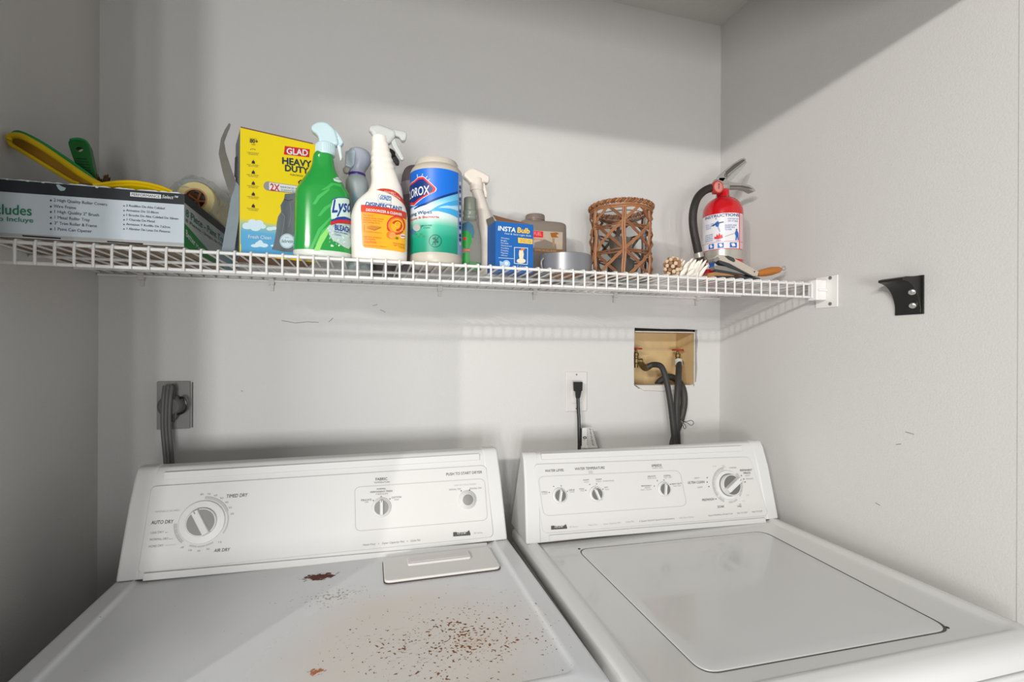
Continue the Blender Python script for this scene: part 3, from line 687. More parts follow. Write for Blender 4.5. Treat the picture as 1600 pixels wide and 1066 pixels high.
# ================================================================ valve box in the wall
vb = thing('valve_box', 'square recessed water valve box with a tan interior cut into the back wall', 'valve box', ((HX0+HX1)/2, .05, HZ0))
tan = mat('tan_plastic', '#cdb183', .5, var=.12, vscale=18, bump=.1); VD = .092
bx0, bx1, bz0, bz1 = HX0-.03, HX1-.010, HZ0-.003, HZ1-.009
m = M().box(bx0, bx1, VD, VD+.002, bz0, bz1).box(bx0-.002, bx0, .004, VD, bz0, bz1).box(bx1, bx1+.002, .0, VD, bz0, bz1).box(bx0, bx1, .004, VD, bz1, bz1+.002).box(bx0, bx1, .004, VD, bz0-.002, bz0)
m.obj('box_shell', tan, vb, smooth=False)
pal = mat('pale_box_rim', '#cfccc4', .5, var=.1, vscale=40)
M().box(HX0+.002, bx1+.002, -.003, .0, bz1-.001, bz1+.002).box(bx1, bx1+.003, -.003, .0, bz0+.006, bz1).obj('box_rim', pal, vb, smooth=False)
M().slab([(HX0+.004, -.002, bz0+.007), (bx1-.012, -.002, bz0+.004), (bx1-.03, -.004, bz0-.010), (HX0+.09, -.005, bz0-.013), (HX0+.03, -.004, bz0-.010)], (0, .05, 0)).obj('box_lower_lip', pal, vb, bevel=.0015, recalc=True)
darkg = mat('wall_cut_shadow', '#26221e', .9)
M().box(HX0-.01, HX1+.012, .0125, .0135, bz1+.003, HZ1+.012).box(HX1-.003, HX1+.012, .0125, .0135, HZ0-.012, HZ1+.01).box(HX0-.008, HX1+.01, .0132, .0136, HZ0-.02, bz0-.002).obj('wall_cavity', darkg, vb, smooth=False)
brass = mat('aged_brass', '#7d6a45', .45, .7, var=.25, vscale=90, bump=.2); redp = mat('valve_red', '#a52619', .45, var=.1)
def valve(px, py, y, label, od):
    p = A(px, py, y); x, z = p[0], p[2]
    t = thing('water_valve', label, 'valve', (x, y, z-.06), 'washer supply valves')
    b = M().lathe([(.006, -.058), (.0065, -.045), (.0095, -.042), (.0095, -.030), (.007, -.028), (.007, -.022), (.0088, -.020), (.0088, -.012), (.005, -.010), (.0035, -.003), (.0035, .002)], (x, y, z), n=14)
    b.lathe([(.0065, .0), (.0065, .012), (.0085, .013), (.0085, .020)], (x, y, z-.036), od, 14)
    b.obj('valve_body', brass, t)
    h = M().lathe([(.005, -.001), (.0062, 0), (.0062, .003), (.004, .005)], (x, y, z), n=12)
    for k in range(6):
        a = k*PI/3; h.ball((x+.0155*math.cos(a), y+.0155*math.sin(a), z+.0015), .0042, 8, (1, 1, .6)); h.box(x-.0015, x+.0155, y-.0012, y+.0012, z+.0002, z+.003, a, (x, y))
    pts = [(x+.0165*math.cos(k*PI/12), y+.0165*math.sin(k*PI/12), z+.0018) for k in range(24)]; h.tube(pts, .0026, 6, closed=True)
    h.obj('valve_handle', redp, t)
    return x, z
valve(994, 546, .045, 'brass water valve with a red handle at the left edge of the wall box', (.75, -.65, -.05))
valve(1059, 548, .045, 'brass water valve with a red handle standing right of centre in the wall box', (0, -1, -.12))
hosem = mat('black_rubber', '#343230', .55, bump=.3, bscale=300, var=.15, vscale=120)
couple = mat('hose_coupling', '#85714a', .4, .7, var=.2)
def path(pp): return [A(x, y, d) for x, y, d in pp]
h1 = thing('supply_hose', 'grey-black supply hose curving over from the left valve and down behind the washer', 'hose', A(1047, 690, -.05), 'washer hoses')
M().tube(path([(1011, 574, .008), (1021, 570, -.003), (1033, 573, -.03), (1040, 590, -.045), (1046, 620, -.053), (1050, 650, -.054), (1055, 700, -.054), (1058, 760, -.054)]), .0088, 12, smooth=6).obj('hose', hosem, h1)
M().tube(path([(999, 562, .045), (1003, 570, .036), (1008, 575, .02), (1014, 572.5, .003)]), [.007, .0095, .0105, .0102], 14, smooth=3).obj('coupling', couple, h1)
h2 = thing('supply_hose', 'straight grey-black supply hose hanging down from the right valve', 'hose', A(1058, 690, -.05), 'washer hoses')
M().tube(path([(1061, 566, .02), (1060, 590, -.015), (1058, 620, -.031), (1057, 650, -.034), (1059, 700, -.034), (1062, 760, -.034)]), .0094, 12, smooth=6).obj('hose', hosem, h2)
M().tube(path([(1060, 563, .025), (1060.5, 572, .016)]), .0118, 14).obj('coupling', mat('white_collar', '#c9c6bf', .4), h2)
h3 = thing('drain_hose', 'thick dark drain hose looping out of the wall box and down at the right', 'hose', A(1050, 690, -.05), 'washer hoses')
M().tube(path([(1026, 606, .07), (1030, 597, .06), (1044, 589, .045), (1058, 594, .022), (1067, 608, -.002), (1069, 630, -.0115), (1064, 655, -.0118), (1052, 690, -.0118), (1044, 740, -.0118)]), .0105, 12, smooth=6).obj('hose', mat('brown_rubber', '#3a3532', .55, bump=.3, var=.15), h3)
wc_ = M().tube(path([(1064, 657, -.045), (1072, 659, -.048), (1080, 657, -.05), (1084, 661, -.05), (1080, 665, -.05), (1074, 661, -.049), (1066, 659, -.046)]), .0009, 6, smooth=5)
wc_.tube(path([(1064, 658, -.046), (1069, 662, -.05), (1072, 668, -.05), (1069, 670, -.05), (1067, 664, -.05), (1065, 659, -.047)]), .0009, 6, smooth=5)
wc_.obj('wire_clamp', mat('clamp_wire', '#57534e', .35, .8), h3)

# ================================================================ dryer outlet, plug and cord
do = thing('dryer_outlet', 'grey dryer outlet plate low on the left of the back wall', 'outlet', (-.437, 0, 1.16))
om = mat('outlet_grey', '#8f8e8b', .45, var=.04)
M().box(-.4705, -.4035, -.006, 0, 1.160, 1.271).obj('cover_plate', om, do, bevel=.0015)
M().box(-.4005, -.3985, -.004, 0, 1.162, 1.268).obj('plate_edge', mat('outlet_edge', '#6c6a67', .6), do)
M().lathe([(.026, 0), (.026, .004), (.024, .005)], (-.437, -.006, 1.213), (0, -1, 0), 28).obj('receptacle', mat('outlet_dark', '#6f6e6b', .5), do)
cordm = mat('grey_cord', '#62605d', .5, var=.06)
dc = thing('power_cord', 'flat grey three-strand power cord plugged into the dryer outlet', 'cord', (-.437, -.03, 1.2))
M().lathe([(.0235, 0), (.026, .003), (.025, .016), (.019, .021)], (-.438, -.0112, 1.215), (0, -1, 0), 28).slab([(-.452, -.014, 1.236), (-.424, -.014, 1.236), (-.421, -.014, 1.195), (-.428, -.014, 1.183), (-.446, -.014, 1.186), (-.456, -.014, 1.2)], (0, -.016, 0)).obj('plug', cordm, dc, bevel=.003)
M().tube(path([(281, 622, -.03), (287, 622, -.032), (291, 632, -.032), (288, 643, -.03), (277, 648, -.03)]), .0028, 8, smooth=5).obj('plug_pull_ring', mat('dark_handle', '#23211f', .25), dc)
for k in (-1, 0, 1):
    M().tube([A(x+k*5.2, y, d) for x, y, d in ((263, 603, -.03), (261, 618, -.036), (259.5, 640, -.038), (259.5, 670, -.038), (262, 700, -.038), (264, 722, -.038), (266, 760, -.04), (268, 800, -.045))], .0043, 10, smooth=5).obj('cord_strand', cordm, dc)
M().slab([(p[0], p[1], p[2]) for p in [A(255, 612, -.0315), A(270, 600, -.0315), A(274, 606, -.0315), A(272, 660, -.0315), A(253, 656, -.0315)]], (0, .004, 0)).obj('cord_web', mat('cord_web_dark', '#393735', .6), dc)

# ================================================================ washer outlet, plug, cord, tag
wo = thing('wall_outlet', 'white wall outlet plate with a black plug, between the washer hoses and dryer', 'outlet', (.58, 0, 1.17))
M().box(.5465, .6135, -.0045, 0, 1.169, 1.284).obj('cover_plate', mat('outlet_white', '#d6d3ce', .4, var=.015), wo, bevel=.0015)
M().box(.565, .598, -.0075, -.0045, 1.193, 1.259).obj('receptacle', mat('outlet_white', '#d6d3ce'), wo, bevel=.001)
for z in (1.276, 1.177): M().lathe([(.0026, 0), (.0022, .001)], (.58, -.0045, z), (0, -1, 0), 12).obj('plate_screw', mat('screw_head', '#8c8a86'), wo)
wcord = thing('power_cord', 'black power cord hanging straight down from the white wall outlet', 'cord', (.585, -.03, 1.1))
bk = mat('black_plastic', '#21201f', .4, var=.1)
a = A(896, 597, -.03)
M().hexa([A(x, y, d) for d in (-.036, -.0078) for x, y in ((896.2, 611), (910, 611), (910.5, 597), (895.5, 597))]).hexa([A(x, y, d) for d in (-.036, -.016) for x, y in ((899.5, 622), (906.5, 622), (909, 610), (898.5, 610))]).obj('plug', bk, wcord, bevel=.0015, recalc=True)
M().tube(path([(903, 620, -.028), (903.6, 640, -.030), (904.6, 655, -.032), (905, 680, -.035), (905, 710, -.04)]), .0048, 10, smooth=4).obj('cord', bk, wcord)
tg = thing('paper_tag', 'folded black-and-white printed tag standing behind the washer panel by the cord', 'tag', A(918, 695, -.05))
pw = mat('tag_paper', '#d5d3cf', .6); 
pf = [A(x, y, -.052) for x, y in ((909, 669), (918.5, 668.5), (918.5, 700), (909, 700))]
M().slab(pf, (0, .0006, 0)).obj('front_leaf', pw, tg, smooth=False)
pf2 = [A(918.5, 668.5, -.052), A(925, 668.5, -.046), A(934, 700, -.040), A(918.5, 700, -.052)]
M().slab(pf2, (0, .0006, 0)).obj('back_leaf', pw, tg, smooth=False)
T = Plane(A(909, 700, -.052), (1, 0, 0), (0, 0, 1)); pr = Print(T, tg, .0003)
blackp = mat('print_black', '#2a2827', .6); greyp = mat('print_grey', '#908d89', .6)
pr.poly([(907, 669), (909.4, 669), (909, 697), (907, 697)], blackp).disc((913.6, 684), 3, blackp, asp=.7).disc((913.6, 684), 1.2, pw, layer=2, asp=.7).line([(911.6, 687), (913, 688)], .8, blackp)
for k in range(9):
    y = 670+k*3; pr.line([(917.2, y), (918.4, y+1)], 1.1, greyp)
    pr.line([(921+k*.5, y), (922.5+k*.6, y+1.6)], .9, greyp if k % 2 else blackp); pr.line([(925+k*.9, y+1), (927+k*.8, y+2)], .8, greyp)
pr.done()

# ================================================================ things on the shelf
ZD = 1.5203
def hexm(n, h, **k): return mat(n, h, **k)
# ---- paint kit carton
px0, px1, py0, py1, pt = -.583, -.3015, -.368, -.035, 1.611
kit = thing('paint_kit_box', 'long open white-and-black carton of a paint tray kit at the left end of the shelf', 'box', ((px0+px1)/2, (py0+py1)/2, ZD))
cw = mat('carton_bluish_white', '#c2ccd2', .55, var=.03); inn = mat('carton_inside', '#8b7a66', .8)
th = .0018
edge = [(px0, pt+.001)]; random.seed(3)
for k in range(60): edge.append((px0+(px1-px0)*(k+1)/61, pt+random.uniform(-.0009, .0007)-.0015*(k % 7 == 3)))
edge.append((px1, pt-.001))
M().slab([(px0, py0, ZD)]+[(px1, py0, ZD)]+[(x, py0, z) for x, z in reversed(edge)], (0, th, 0)).obj('front_panel', cw, kit, smooth=False)
M().box(px1-th, px1, py0+th, py1, ZD, pt-.001).obj('side_panel', cw, kit, smooth=False)
M().box(px0, px0+th, py0+th, py1, ZD, pt-.001).obj('side_panel', inn, kit, smooth=False)
M().box(px0+th, px1-th, py1-th, py1, ZD, pt-.002).obj('back_panel', inn, kit, smooth=False)
M().box(px0+th, px1-th, py0+th, py1-th, ZD, ZD+.0015).obj('bottom_panel', inn, kit, smooth=False)
FR = Plane((px0, py0, ZD), (1, 0, 0), (0, 0, 1)); pr = Print(FR, kit)
navy = mat('print_navy_black', '#23262b', .5, var=.15, vscale=60); green = mat('print_green', '#1d7a52', .5); txt = mat('print_charcoal', '#3d4348', .5); wht = mat('print_white', '#d9dcdc', .5)
B0 = FR.inv(0, 277)
pr._emit([(0, .0905-.021), (px1-px0, .0905-.0195), (px1-px0, pt-ZD-.0017), (0, pt-ZD-.0017)], [(0, 1, 2, 3)], navy, 'label_print', 0)
pr._emit([(0, .001), (px1-px0, .001), (px1-px0, .0062), (0, .0062)], [(0, 1, 2, 3)], mat('carton_edge_grey', '#a9a9a6', .6), 'label_print', 0)
pr.poly([(34, 367.2), (95.5, 371.6), (95.2, 374), (36, 369.8)], darkg).poly([(167, 376.4), (224, 380.2), (223.5, 382.4), (168, 378.6)], darkg)
pr.poly([(88, 289), (92, 288.4), (96, 291), (103.5, 294), (101, 298), (95, 298.6), (91, 295)], mat('torn_patch', '#9fb4b8', .7), layer=1)
for x in (10, 42, 66, 150): pr.poly([(x, 278.4+x*.089), (x+5, 279+x*.089), (x+3, 280.8+x*.089), (x-1, 280+x*.089)], wht, layer=1)
pr.text('Includes', (-24, 333.6), (50, 337.2), 15.5, green, bold=.012).text('Esto Incluye', (-20, 344.2), (52.4, 348), 7.2, green, bold=.008)
L1 = [('2 High Quality Roller Covers', 84.4, 315, 167.7, 322), ('Wire Frame', 84.4, 324.6, 119.3, 327.4), ('1 High Quality 2" Brush', 85.6, 333, 155, 338.6), ('1 Metal Roller Tray', 86, 342, 140.7, 346.2), ('3" Trim Roller & Frame', 85.6, 351, 151.7, 355.6), ('1 Paint Can Opener', 86, 360, 144, 363.9)]
for t, x, y, x2, y2 in L1: pr.disc((79.8, y-1.6), 1.5, txt).text(t, (x, y), (x2, y2), 4.6, txt, bold=.004)
L2 = [('2 Rodillos De Alta Calidad', 197.5, 323, 257.5, 327.6), ('Armazon De 22.86cm', 197.5, 330.4, 248, 334.2), ('1 Brocha De Alta Calidad De 50mm', 198, 337.7, 278.8, 343.8), ('1 Charola De Metal', 198.5, 344.9, 242, 348), ('Armazon Y Rodillo De 7.62cm', 197.5, 352, 266, 357), ('1 Abridor De Latas De Pinturas', 198.5, 359.2, 266, 364)]
for t, x, y, x2, y2 in L2: pr.disc((194, y-1), 1.1, txt).text(t, (x, y), (x2, y2), 3.4, txt, bold=.004)
pr.poly([(203.8, 300.6), (251.9, 304.4), (251.9, 310.8), (203.8, 307)], wht, layer=1).text('PERFORMANCE', (206, 306), (250, 309.6), 4, navy, layer=2, bold=.006).text('Select™', (253.2, 310), (279, 312), 5, wht, shear=.35, bold=.01)
pr.done()
SD = Plane((px1, py0, ZD), (0, 1, 0), (0, 0, 1)); pr = Print(SD, kit); W = py1-py0; Hh = pt-ZD
pr._emit([(0, 0), (W, 0), (W, Hh-.001), (0, Hh-.001)], [(0, 1, 2, 3)], ramp_mat('kit_side_grad', ((0, '#b9bab6'), (.5, '#a9b0b2'), (.85, '#6f9fb5')), axis='X'), 'label_print', 0)
pr._emit([(0, Hh-.0165), (W, Hh-.0165), (W, Hh-.001), (0, Hh-.001)], [(0, 1, 2, 3)], navy, 'label_print', 1)
pr._emit([(0, 0), (W*.74, 0), (0, .040)], [(0, 1, 2)], mat('print_deep_green', '#1f7f3c', .5), 'label_print', 1)
def rawtext(pr, t, u0, v0, u1, h, m, layer=2, v1=None, **k):
    vs, fs = glyphs(t, **k); x0, x1 = vs[:, 0].min(), vs[:, 0].max(); v1 = v0 if v1 is None else v1
    pr._emit([(u0+(x-x0)/(x1-x0)*(u1-u0), v0+(x-x0)/(x1-x0)*(v1-v0)+y/CAP*h) for x, y in vs], fs, m, 'lettering', layer)
rawtext(pr, '8 Piece - Paint Tray Kit', .006, .0535, W*.86, .0125, mat('print_teal', '#1d6b58', .5), bold=.012)
rawtext(pr, '8 Piezas - Juego de Charola', .006, .044, W*.8, .0055, txt)
rawtext(pr, 'Better', .006, .020, .052, .011, wht, v1=.011, bold=.015); rawtext(pr, 'Mejor', .056, .010, .1, .008, wht, v1=.006)
pr.done()

# ---- dustpan and brushes in the carton
yel = mat('yellow_plastic', '#d6b400', .38, var=.06); grn = mat('green_plastic', '#178a45', .35, var=.05); dgr = mat('green_plastic_dark', '#0f5f22', .4, var=.1)
dp = thing('dustpan', 'yellow dustpan with a long hollow handle sticking out of the paint kit carton', 'dustpan', A(150, 300, -.29))
hy = -.30
def offs(pp, d): return [A(x, y, d) for x, y in pp]
top = [(14, 213), (22, 209), (34, 210.5), (60, 224), (90, 243), (118, 263), (140, 278), (152, 287), (166, 292)]
bot = [(150, 292), (130, 287), (112, 284), (84, 268), (56, 250), (30, 234), (15, 224), (11, 219)]
# channel handle: rounded upper wall and hollow underside
rim = [(12, 215), (18, 211), (34, 212.5), (60, 227), (90, 247), (120, 268), (142, 282), (158, 292)]
def tube2(pp, r, d0, d1): return M().tube([A(x, y, d0+(d1-d0)*i/(len(pp)-1)) for i, (x, y) in enumerate(pp)], r, 10, smooth=5)
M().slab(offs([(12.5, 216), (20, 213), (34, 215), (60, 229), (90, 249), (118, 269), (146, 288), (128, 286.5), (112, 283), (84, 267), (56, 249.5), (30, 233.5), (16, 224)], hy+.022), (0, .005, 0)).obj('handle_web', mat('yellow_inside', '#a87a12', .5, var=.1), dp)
tube2([(13, 218), (16, 213), (24, 211.5), (36, 214), (62, 228), (92, 248), (120, 268), (142, 282), (160, 291)], [.0048]*3+[.0052]*3+[.0058]*3, hy, hy).obj('handle_rim', yel, dp)
tube2([(13, 218), (17, 225.5), (30, 234), (56, 249.5), (84, 266.5), (108, 281), (124, 288)], .0034, hy+.004, hy+.01).obj('handle_rim', yel, dp)
# pan: shallow curved tray whose lip rises above the carton edge
P = []; n = 14
for i in range(n+1):
    t = i/n; x = 150+(272-150)*t; yt = float(np.interp(x, (146, 160, 180, 205, 230, 252, 272), (289, 287.5, 284.8, 284, 287, 292.5, 301)))
    for d, dy in ((-.345, -.5), (-.347, 6), (-.335, 14), (-.27, 18), (-.235, 8)):
        P.append(A(x, yt+dy+(3 if d > -.3 and False else 0), d))
fs = [(i*5+k, i*5+k+1, (i+1)*5+k+1, (i+1)*5+k) for i in range(n) for k in range(4)]
o = M().add(P, fs).obj('pan', yel, dp); sm = o.modifiers.new('t', 'SOLIDIFY'); sm.thickness = .0025
tube2([(146, 289), (160, 287.5), (180, 284.8), (205, 284), (230, 287), (252, 292.5), (270, 300)], .0026, -.345, -.345).obj('pan_rim', yel, dp)
hb = thing('hand_brush', 'green hand brush lying on top of the yellow dustpan handle', 'brush', A(60, 220, -.28))
tube2([(18, 210.4), (26, 207.8), (36, 209.6), (62, 222), (92, 240.5), (120, 260), (140, 275), (150, 284)], [.003, .0042, .0044, .0038, .0032, .003, .003, .003], hy+.006, hy+.006).obj('handle', grn, hb)
sb_ = thing('scrub_brush', 'green scrub brush with a hole in its upright handle, standing in the carton', 'brush', A(130, 285, -.25))
hp = rpoly([(106, 221), (113, 216), (132, 219), (139, 228), (146, 262), (152, 286), (128, 284), (118, 258), (108, 230)], 6)
y0 = -.262
hole_ = [(123.5+6.2*math.cos(a), 233.4-4*math.sin(a)) for a in np.linspace(0, 2*PI, 17)[:-1]]
bm = bmesh.new(); ed = loop(bm, [tuple(A(x, y, y0)) for x, y in hp]) + loop(bm, [tuple(A(x, y, y0)) for x, y in hole_])
bmesh.ops.triangle_fill(bm, use_beauty=True, use_dissolve=False, edges=ed, normal=(0, -1, 0)); e = bmesh.ops.extrude_face_region(bm, geom=bm.faces[:])
bmesh.ops.translate(bm, verts=[g for g in e['geom'] if isinstance(g, bmesh.types.BMVert)], vec=(0, .011, 0)); bmesh.ops.recalc_face_normals(bm, faces=bm.faces)
me = bpy.data.meshes.new('handle'); bm.to_mesh(me); bm.free(); me.materials.append(dgr); o = bpy.data.objects.new('handle', me); put(o, sb_)
b = o.modifiers.new('b', 'BEVEL'); b.width = .0010; b.segments = 2; b.limit_method = 'ANGLE'
for k in range(8):
    x = 126+k*.8; y = 247+k*4.4
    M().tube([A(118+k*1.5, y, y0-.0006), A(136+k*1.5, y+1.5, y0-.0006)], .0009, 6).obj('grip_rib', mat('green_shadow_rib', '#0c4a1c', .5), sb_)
tube2([(110, 219), (122, 217.4), (133, 220.5), (138, 227)], .0026, y0+.003, y0+.003).obj('handle_tip', grn, sb_)
br_ = M(); random.seed(5)
for k in range(90):
    x = random.uniform(147, 171); y = random.uniform(276, 281); d = random.uniform(-.27, -.23); br_.tube([A(x, 292, d), A(x+random.uniform(-2, 2), y-4*math.sin((x-147)*.4), d)], .0008, 4)
o = br_.obj('bristles', mat('brown_bristles', '#4b2d17', .8, var=.3, vscale=200), sb_); o['kind'] = 'stuff'
# ---- bagged roller cover behind the carton's right side
rl = thing('paint_roller_cover', 'fluffy cream paint roller cover in clear plastic behind the paint kit carton', 'roller', A(303, 320, -.16))
c = A(305, 311, -.21); ax = np.array([.05, 1, -.03])
M().lathe([(.0215, 0), (.034, .0), (.0365, .004), (.0365, .15), (.034, .155)], c, ax, 30, caps=False).obj('nap', mat('cream_fleece', '#d4c48c', .9, bump=1.2, bscale=220, var=.12, vscale=80), rl)
M().lathe([(.0185, -.0006), (.0215, -.0006), (.0215, .15), (.0185, .15)], c, ax, 28, caps=False).obj('cardboard_core', mat('core_tan', '#b8865a', .8, bump=.4, bscale=90), rl)
for k in range(5):
    a = k*2*PI/5; e1 = np.array([math.cos(a), 0, math.sin(a)]); M().tube([c+ax*.012, c+ax*.012+e1*.0185], .0022, 6).obj('core_rib', mat('core_dark', '#8e5a38', .8), rl)
film = mat('clear_film', '#dbe8ea', .15, trans=.35, ior=1.05, alpha=.42, bump=1.0, bscale=60)
q = []
for i, (dz, rx, rz, dy, dx) in enumerate(((0, .039, .039, -.012, 0), (0, .040, .042, .0, 0), (.004, .042, .048, .03, -.004), (.006, .043, .052, .08, -.002), (.002, .040, .044, .14, 0), (0, .02, .02, .172, 0))):
    for k in range(20):
        a = 2*PI*k/20; wv = 1+.06*math.sin(5*a+i*2); q.append(c+ax*dy+np.array([dx+rx*wv*math.cos(a), 0, dz+rz*wv*math.sin(a)*(1.08 if math.sin(a) > 0 else 1)]))
M().add(q, [(i*20+k, i*20+(k+1) % 20, (i+1)*20+(k+1) % 20, (i+1)*20+k) for i in range(5) for k in range(20)]).obj('plastic_bag', film, rl)
tp = [A(x, y, d) for x, y, d in ((276, 284, -.2), (290, 277, -.2), (306, 278, -.19), (318, 286, -.18), (330, 306, -.16), (342, 336, -.13), (340, 350, -.13), (322, 318, -.17), (310, 300, -.2), (296, 294, -.21), (280, 293, -.21))]
M().slab(tp, (0, .012, 0)).obj('bag_fold', film, rl, bevel=.002, recalc=True)

# ---- garbage bag carton
gy = math.radians(18); gO = np.array([-.2290, -.317, ZD]); gU = np.array([math.cos(gy), math.sin(gy), 0]); gB = np.array([-gU[1], gU[0], 0]); GW, GH, GD = .1325, .2330, .085
gb = thing('garbage_bag_box', 'tall bright yellow open carton of garbage bags left of the green spray bottle', 'box', gO+gU*GW/2+gB*GD/2)
def G(u, b, z): return gO+gU*u+gB*b+np.array([0, 0, z])
cyel = mat('carton_yellow', '#e9cf04', .45, var=.02); cbr = mat('carton_brown', '#7b5a41', .8)
def gpanel(u0, u1, b0, b1, z0, z1, nm, m): return M().hexa([G(u, b, z) for z in (z0, z1) for u, b in ((u0, b0), (u1, b0), (u1, b1), (u0, b1))]).obj(nm, m, gb, smooth=False, recalc=True)
gpanel(0, GW, 0, .0015, 0, GH, 'front_panel', cyel); gpanel(0, .0015, .0015, GD, 0, GH-.002, 'side_panel', mat('carton_grey_side', '#7f8b90', .6, var=.1)); gpanel(GW-.0015, GW, .0015, GD, 0, GH, 'side_panel', cyel)
gpanel(0, GW, GD, GD+.0015, 0, GH-.004, 'back_panel', cbr); gpanel(.001, GW-.001, .002, GD, 0, .0015, 'bottom_panel', cbr); gpanel(.001, GW-.006, .0016, .004, GH-.004, GH+.0032, 'folded_flap', cbr)
gpanel(GW-.03, GW, .004, .01, GH-.004, GH+.0008, 'folded_flap', mat('carton_olive', '#8d7d1a', .6))
S = Plane(gO-gB*0, gU, (0, 0, 1)); pr = Print(S, gb)
sky = ramp_mat('bag_box_sky', ((0, '#4fa0cf'), (.62, '#5ba9d4'), (.86, '#9fc29a'), (1, '#e9cf04')), axis='Y')
pr._emit([(.0012, .004), (GW, .004), (GW, .062), (.0012, .068)], [(0, 1, 2, 3)], sky, 'label_print', 0)
pr._emit([(GW*.62, 0), (GW, 0), (GW, .0042), (GW*.62, .0042)], [(0, 1, 2, 3)], cyel, 'label_print', 1)
pr._emit([(0, 0), (.0022, 0), (.0022, .02), (0, .02)], [(0, 1, 2, 3)], cyel, 'label_print', 1)
def Q(x, y): return (360+x*.2065, 190+y*.2065)
cl = mat('cloud_white', '#cfe3ec', .5)
for cx_, cy_, r_, a_ in ((120, 790, 30, .8), (165, 770, 34, .9), (215, 775, 36, .8), (245, 795, 24, .7), (190, 805, 40, .6), (130, 800, 38, .4), (300, 812, 28, .5), (330, 808, 22, .6), (220, 928, 34, .6), (255, 938, 30, .5), (190, 940, 36, .35), (320, 940, 16, .5), (165, 770, 20, 1.4), (225, 912, 18, .8)): pr.disc(Q(cx_, cy_), r_*.2065, cl, asp=a_)
bagm = ramp_mat('bag_grey', ((0, '#5d6468'), (.3, '#666d72'), (.5, '#565c61'), (.75, '#73797e'), (1, '#50565a')), axis='X', warp=.3)
pr.poly([Q(*p) for p in ((412, 548), (404, 590), (378, 635), (384, 682), (360, 720), (350, 770), (346, 830), (328, 930), (312, 968), (400, 985), (500, 990), (520, 900), (520, 600), (510, 540), (560, 500), (600, 455), (520, 480), (535, 500), (480, 545))], bagm, layer=2)
pr.line([Q(*p) for p in ((520, 478), (515, 458), (530, 446), (560, 444), (600, 452))], 1.6, blackp, layer=3)
pr.line([Q(*p) for p in ((404, 590), (440, 600), (470, 590))], .8, blackp, layer=3).line([Q(*p) for p in ((384, 690), (410, 720), (400, 800), (380, 900))], .6, greyp, layer=3).line([Q(*p) for p in ((450, 620), (460, 700), (440, 800))], .6, greyp, layer=3)
red = mat('print_red', '#c3202a', .45); 
pr.poly([(445, 228.2), (484, 233.6), (482.9, 246), (443.4, 241.4)], red, layer=1).text('GLAD', (447.6, 240.8), (481, 243.8), 9.2, wht, layer=2, bold=.03)
pr.text('HEAVY', (440.6, 256), (486.4, 261.6), 10, mat('print_dark_teal', '#1c3742', .5), bold=.035).text('DUTY', (445, 267.2), (481.8, 271.8), 9.4, mat('print_dark_teal', '#1c3742'), bold=.035).text('FORCEFLEX', (453.3, 274.2), (473.6, 276.8), 2.6, blackp)
pr.poly(rpoly([Q(258, 452), Q(535, 490), Q(535, 550), Q(258, 520)], 6), greyp, layer=1).poly([Q(292, 462), Q(532, 494), Q(532, 545), Q(292, 517)], wht, layer=3).disc(Q(284, 488), 7, greyp, layer=2)
pr.text('2X', Q(300, 521), Q(372, 530), 10.4, red, layer=4, bold=.03).text('REINFORCED &', Q(378, 503), Q(500, 517), 3, txt, layer=4).text('GUARANTEED*', Q(380, 524), Q(500, 540), 3, txt, layer=4)
pr.disc(Q(428, 905), 11.6, cl, layer=3).ring(Q(428, 905), 10.8, 10.2, greyp, layer=4).text('febreze', Q(385, 918), Q(474, 920), 5.5, txt, layer=4, shear=.3).text('with', Q(410, 880), Q(440, 884), 2, greyp, layer=4)
pr.text('Fresh Clean', Q(135, 884), Q(308, 893), 5.2, wht, layer=3, bold=.008)
pr.text('HOLDS UP TO', Q(146, 134), Q(196, 141), 2, txt).text('80+', Q(146, 160), Q(208, 166), 5.6, blackp, bold=.03).text('LBS', Q(160, 178), Q(188, 181), 2, txt)
for k, y in enumerate((228, 318, 395, 478, 560, 650)):
    if k: pr.poly([Q(160, y), Q(186, y+3), Q(184, y-16), Q(176, y-22), Q(174, y-32), Q(170, y-22), Q(162, y-16)], blackp)
    else: pr.line([Q(152, y-16), Q(158, y-20)], 1, txt).line([Q(166, y-20), Q(172, y-19)], 1, txt).line([Q(180, y-18), Q(188, y-14)], 1, txt)
    pr.text(('STRETCHABLE', 'LEAK GUARD', 'RIP & TEAR', 'ODOR BLOCK', 'LARGE BAGS', 'DRAWSTRING')[k], Q(124, y+10), Q(214, y+18), 1.4, txt).text(('STRENGTH', 'BOTTOM', 'PROTECTION', 'SHIELD', '33 GALLON', 'CLOSURE')[k], Q(136, y+22), Q(206, y+29), 1.4, txt)
pr.done()
# side flap, bent and torn, hanging out at the left
fy = -.30
fp = [(358, 192), (360, 194), (358.5, 200), (356, 205), (350, 222), (352.5, 237), (361, 263), (369, 285), (366, 296), (361.5, 309), (356, 296), (348, 270), (341.5, 240), (345, 217), (351, 203)]
M().slab([A(x, y, -.285+.0004*(290-y)) for x, y in fp], (0, .0016, 0)).obj('torn_flap', mat('carton_grey_print', '#77756c', .7, var=.18, vscale=70), gb, smooth=False, recalc=True)
fp = [(369, 284), (375, 292), (376, 300), (373, 345), (366, 392), (345, 398), (352, 360), (361, 309), (366, 296)]
M().slab([A(x, y, -.305) for x, y in fp], (0, .0016, 0)).obj('side_flap', mat('carton_bluegrey', '#7f8c92', .6, var=.1, vscale=50), gb, smooth=False, recalc=True)
M().slab([A(x, y, -.27) for x, y in ((367, 246), (370, 244), (371, 262), (372, 285), (366, 275))], (0, .004, 0)).obj('inner_flap', bk, gb, smooth=False, recalc=True)
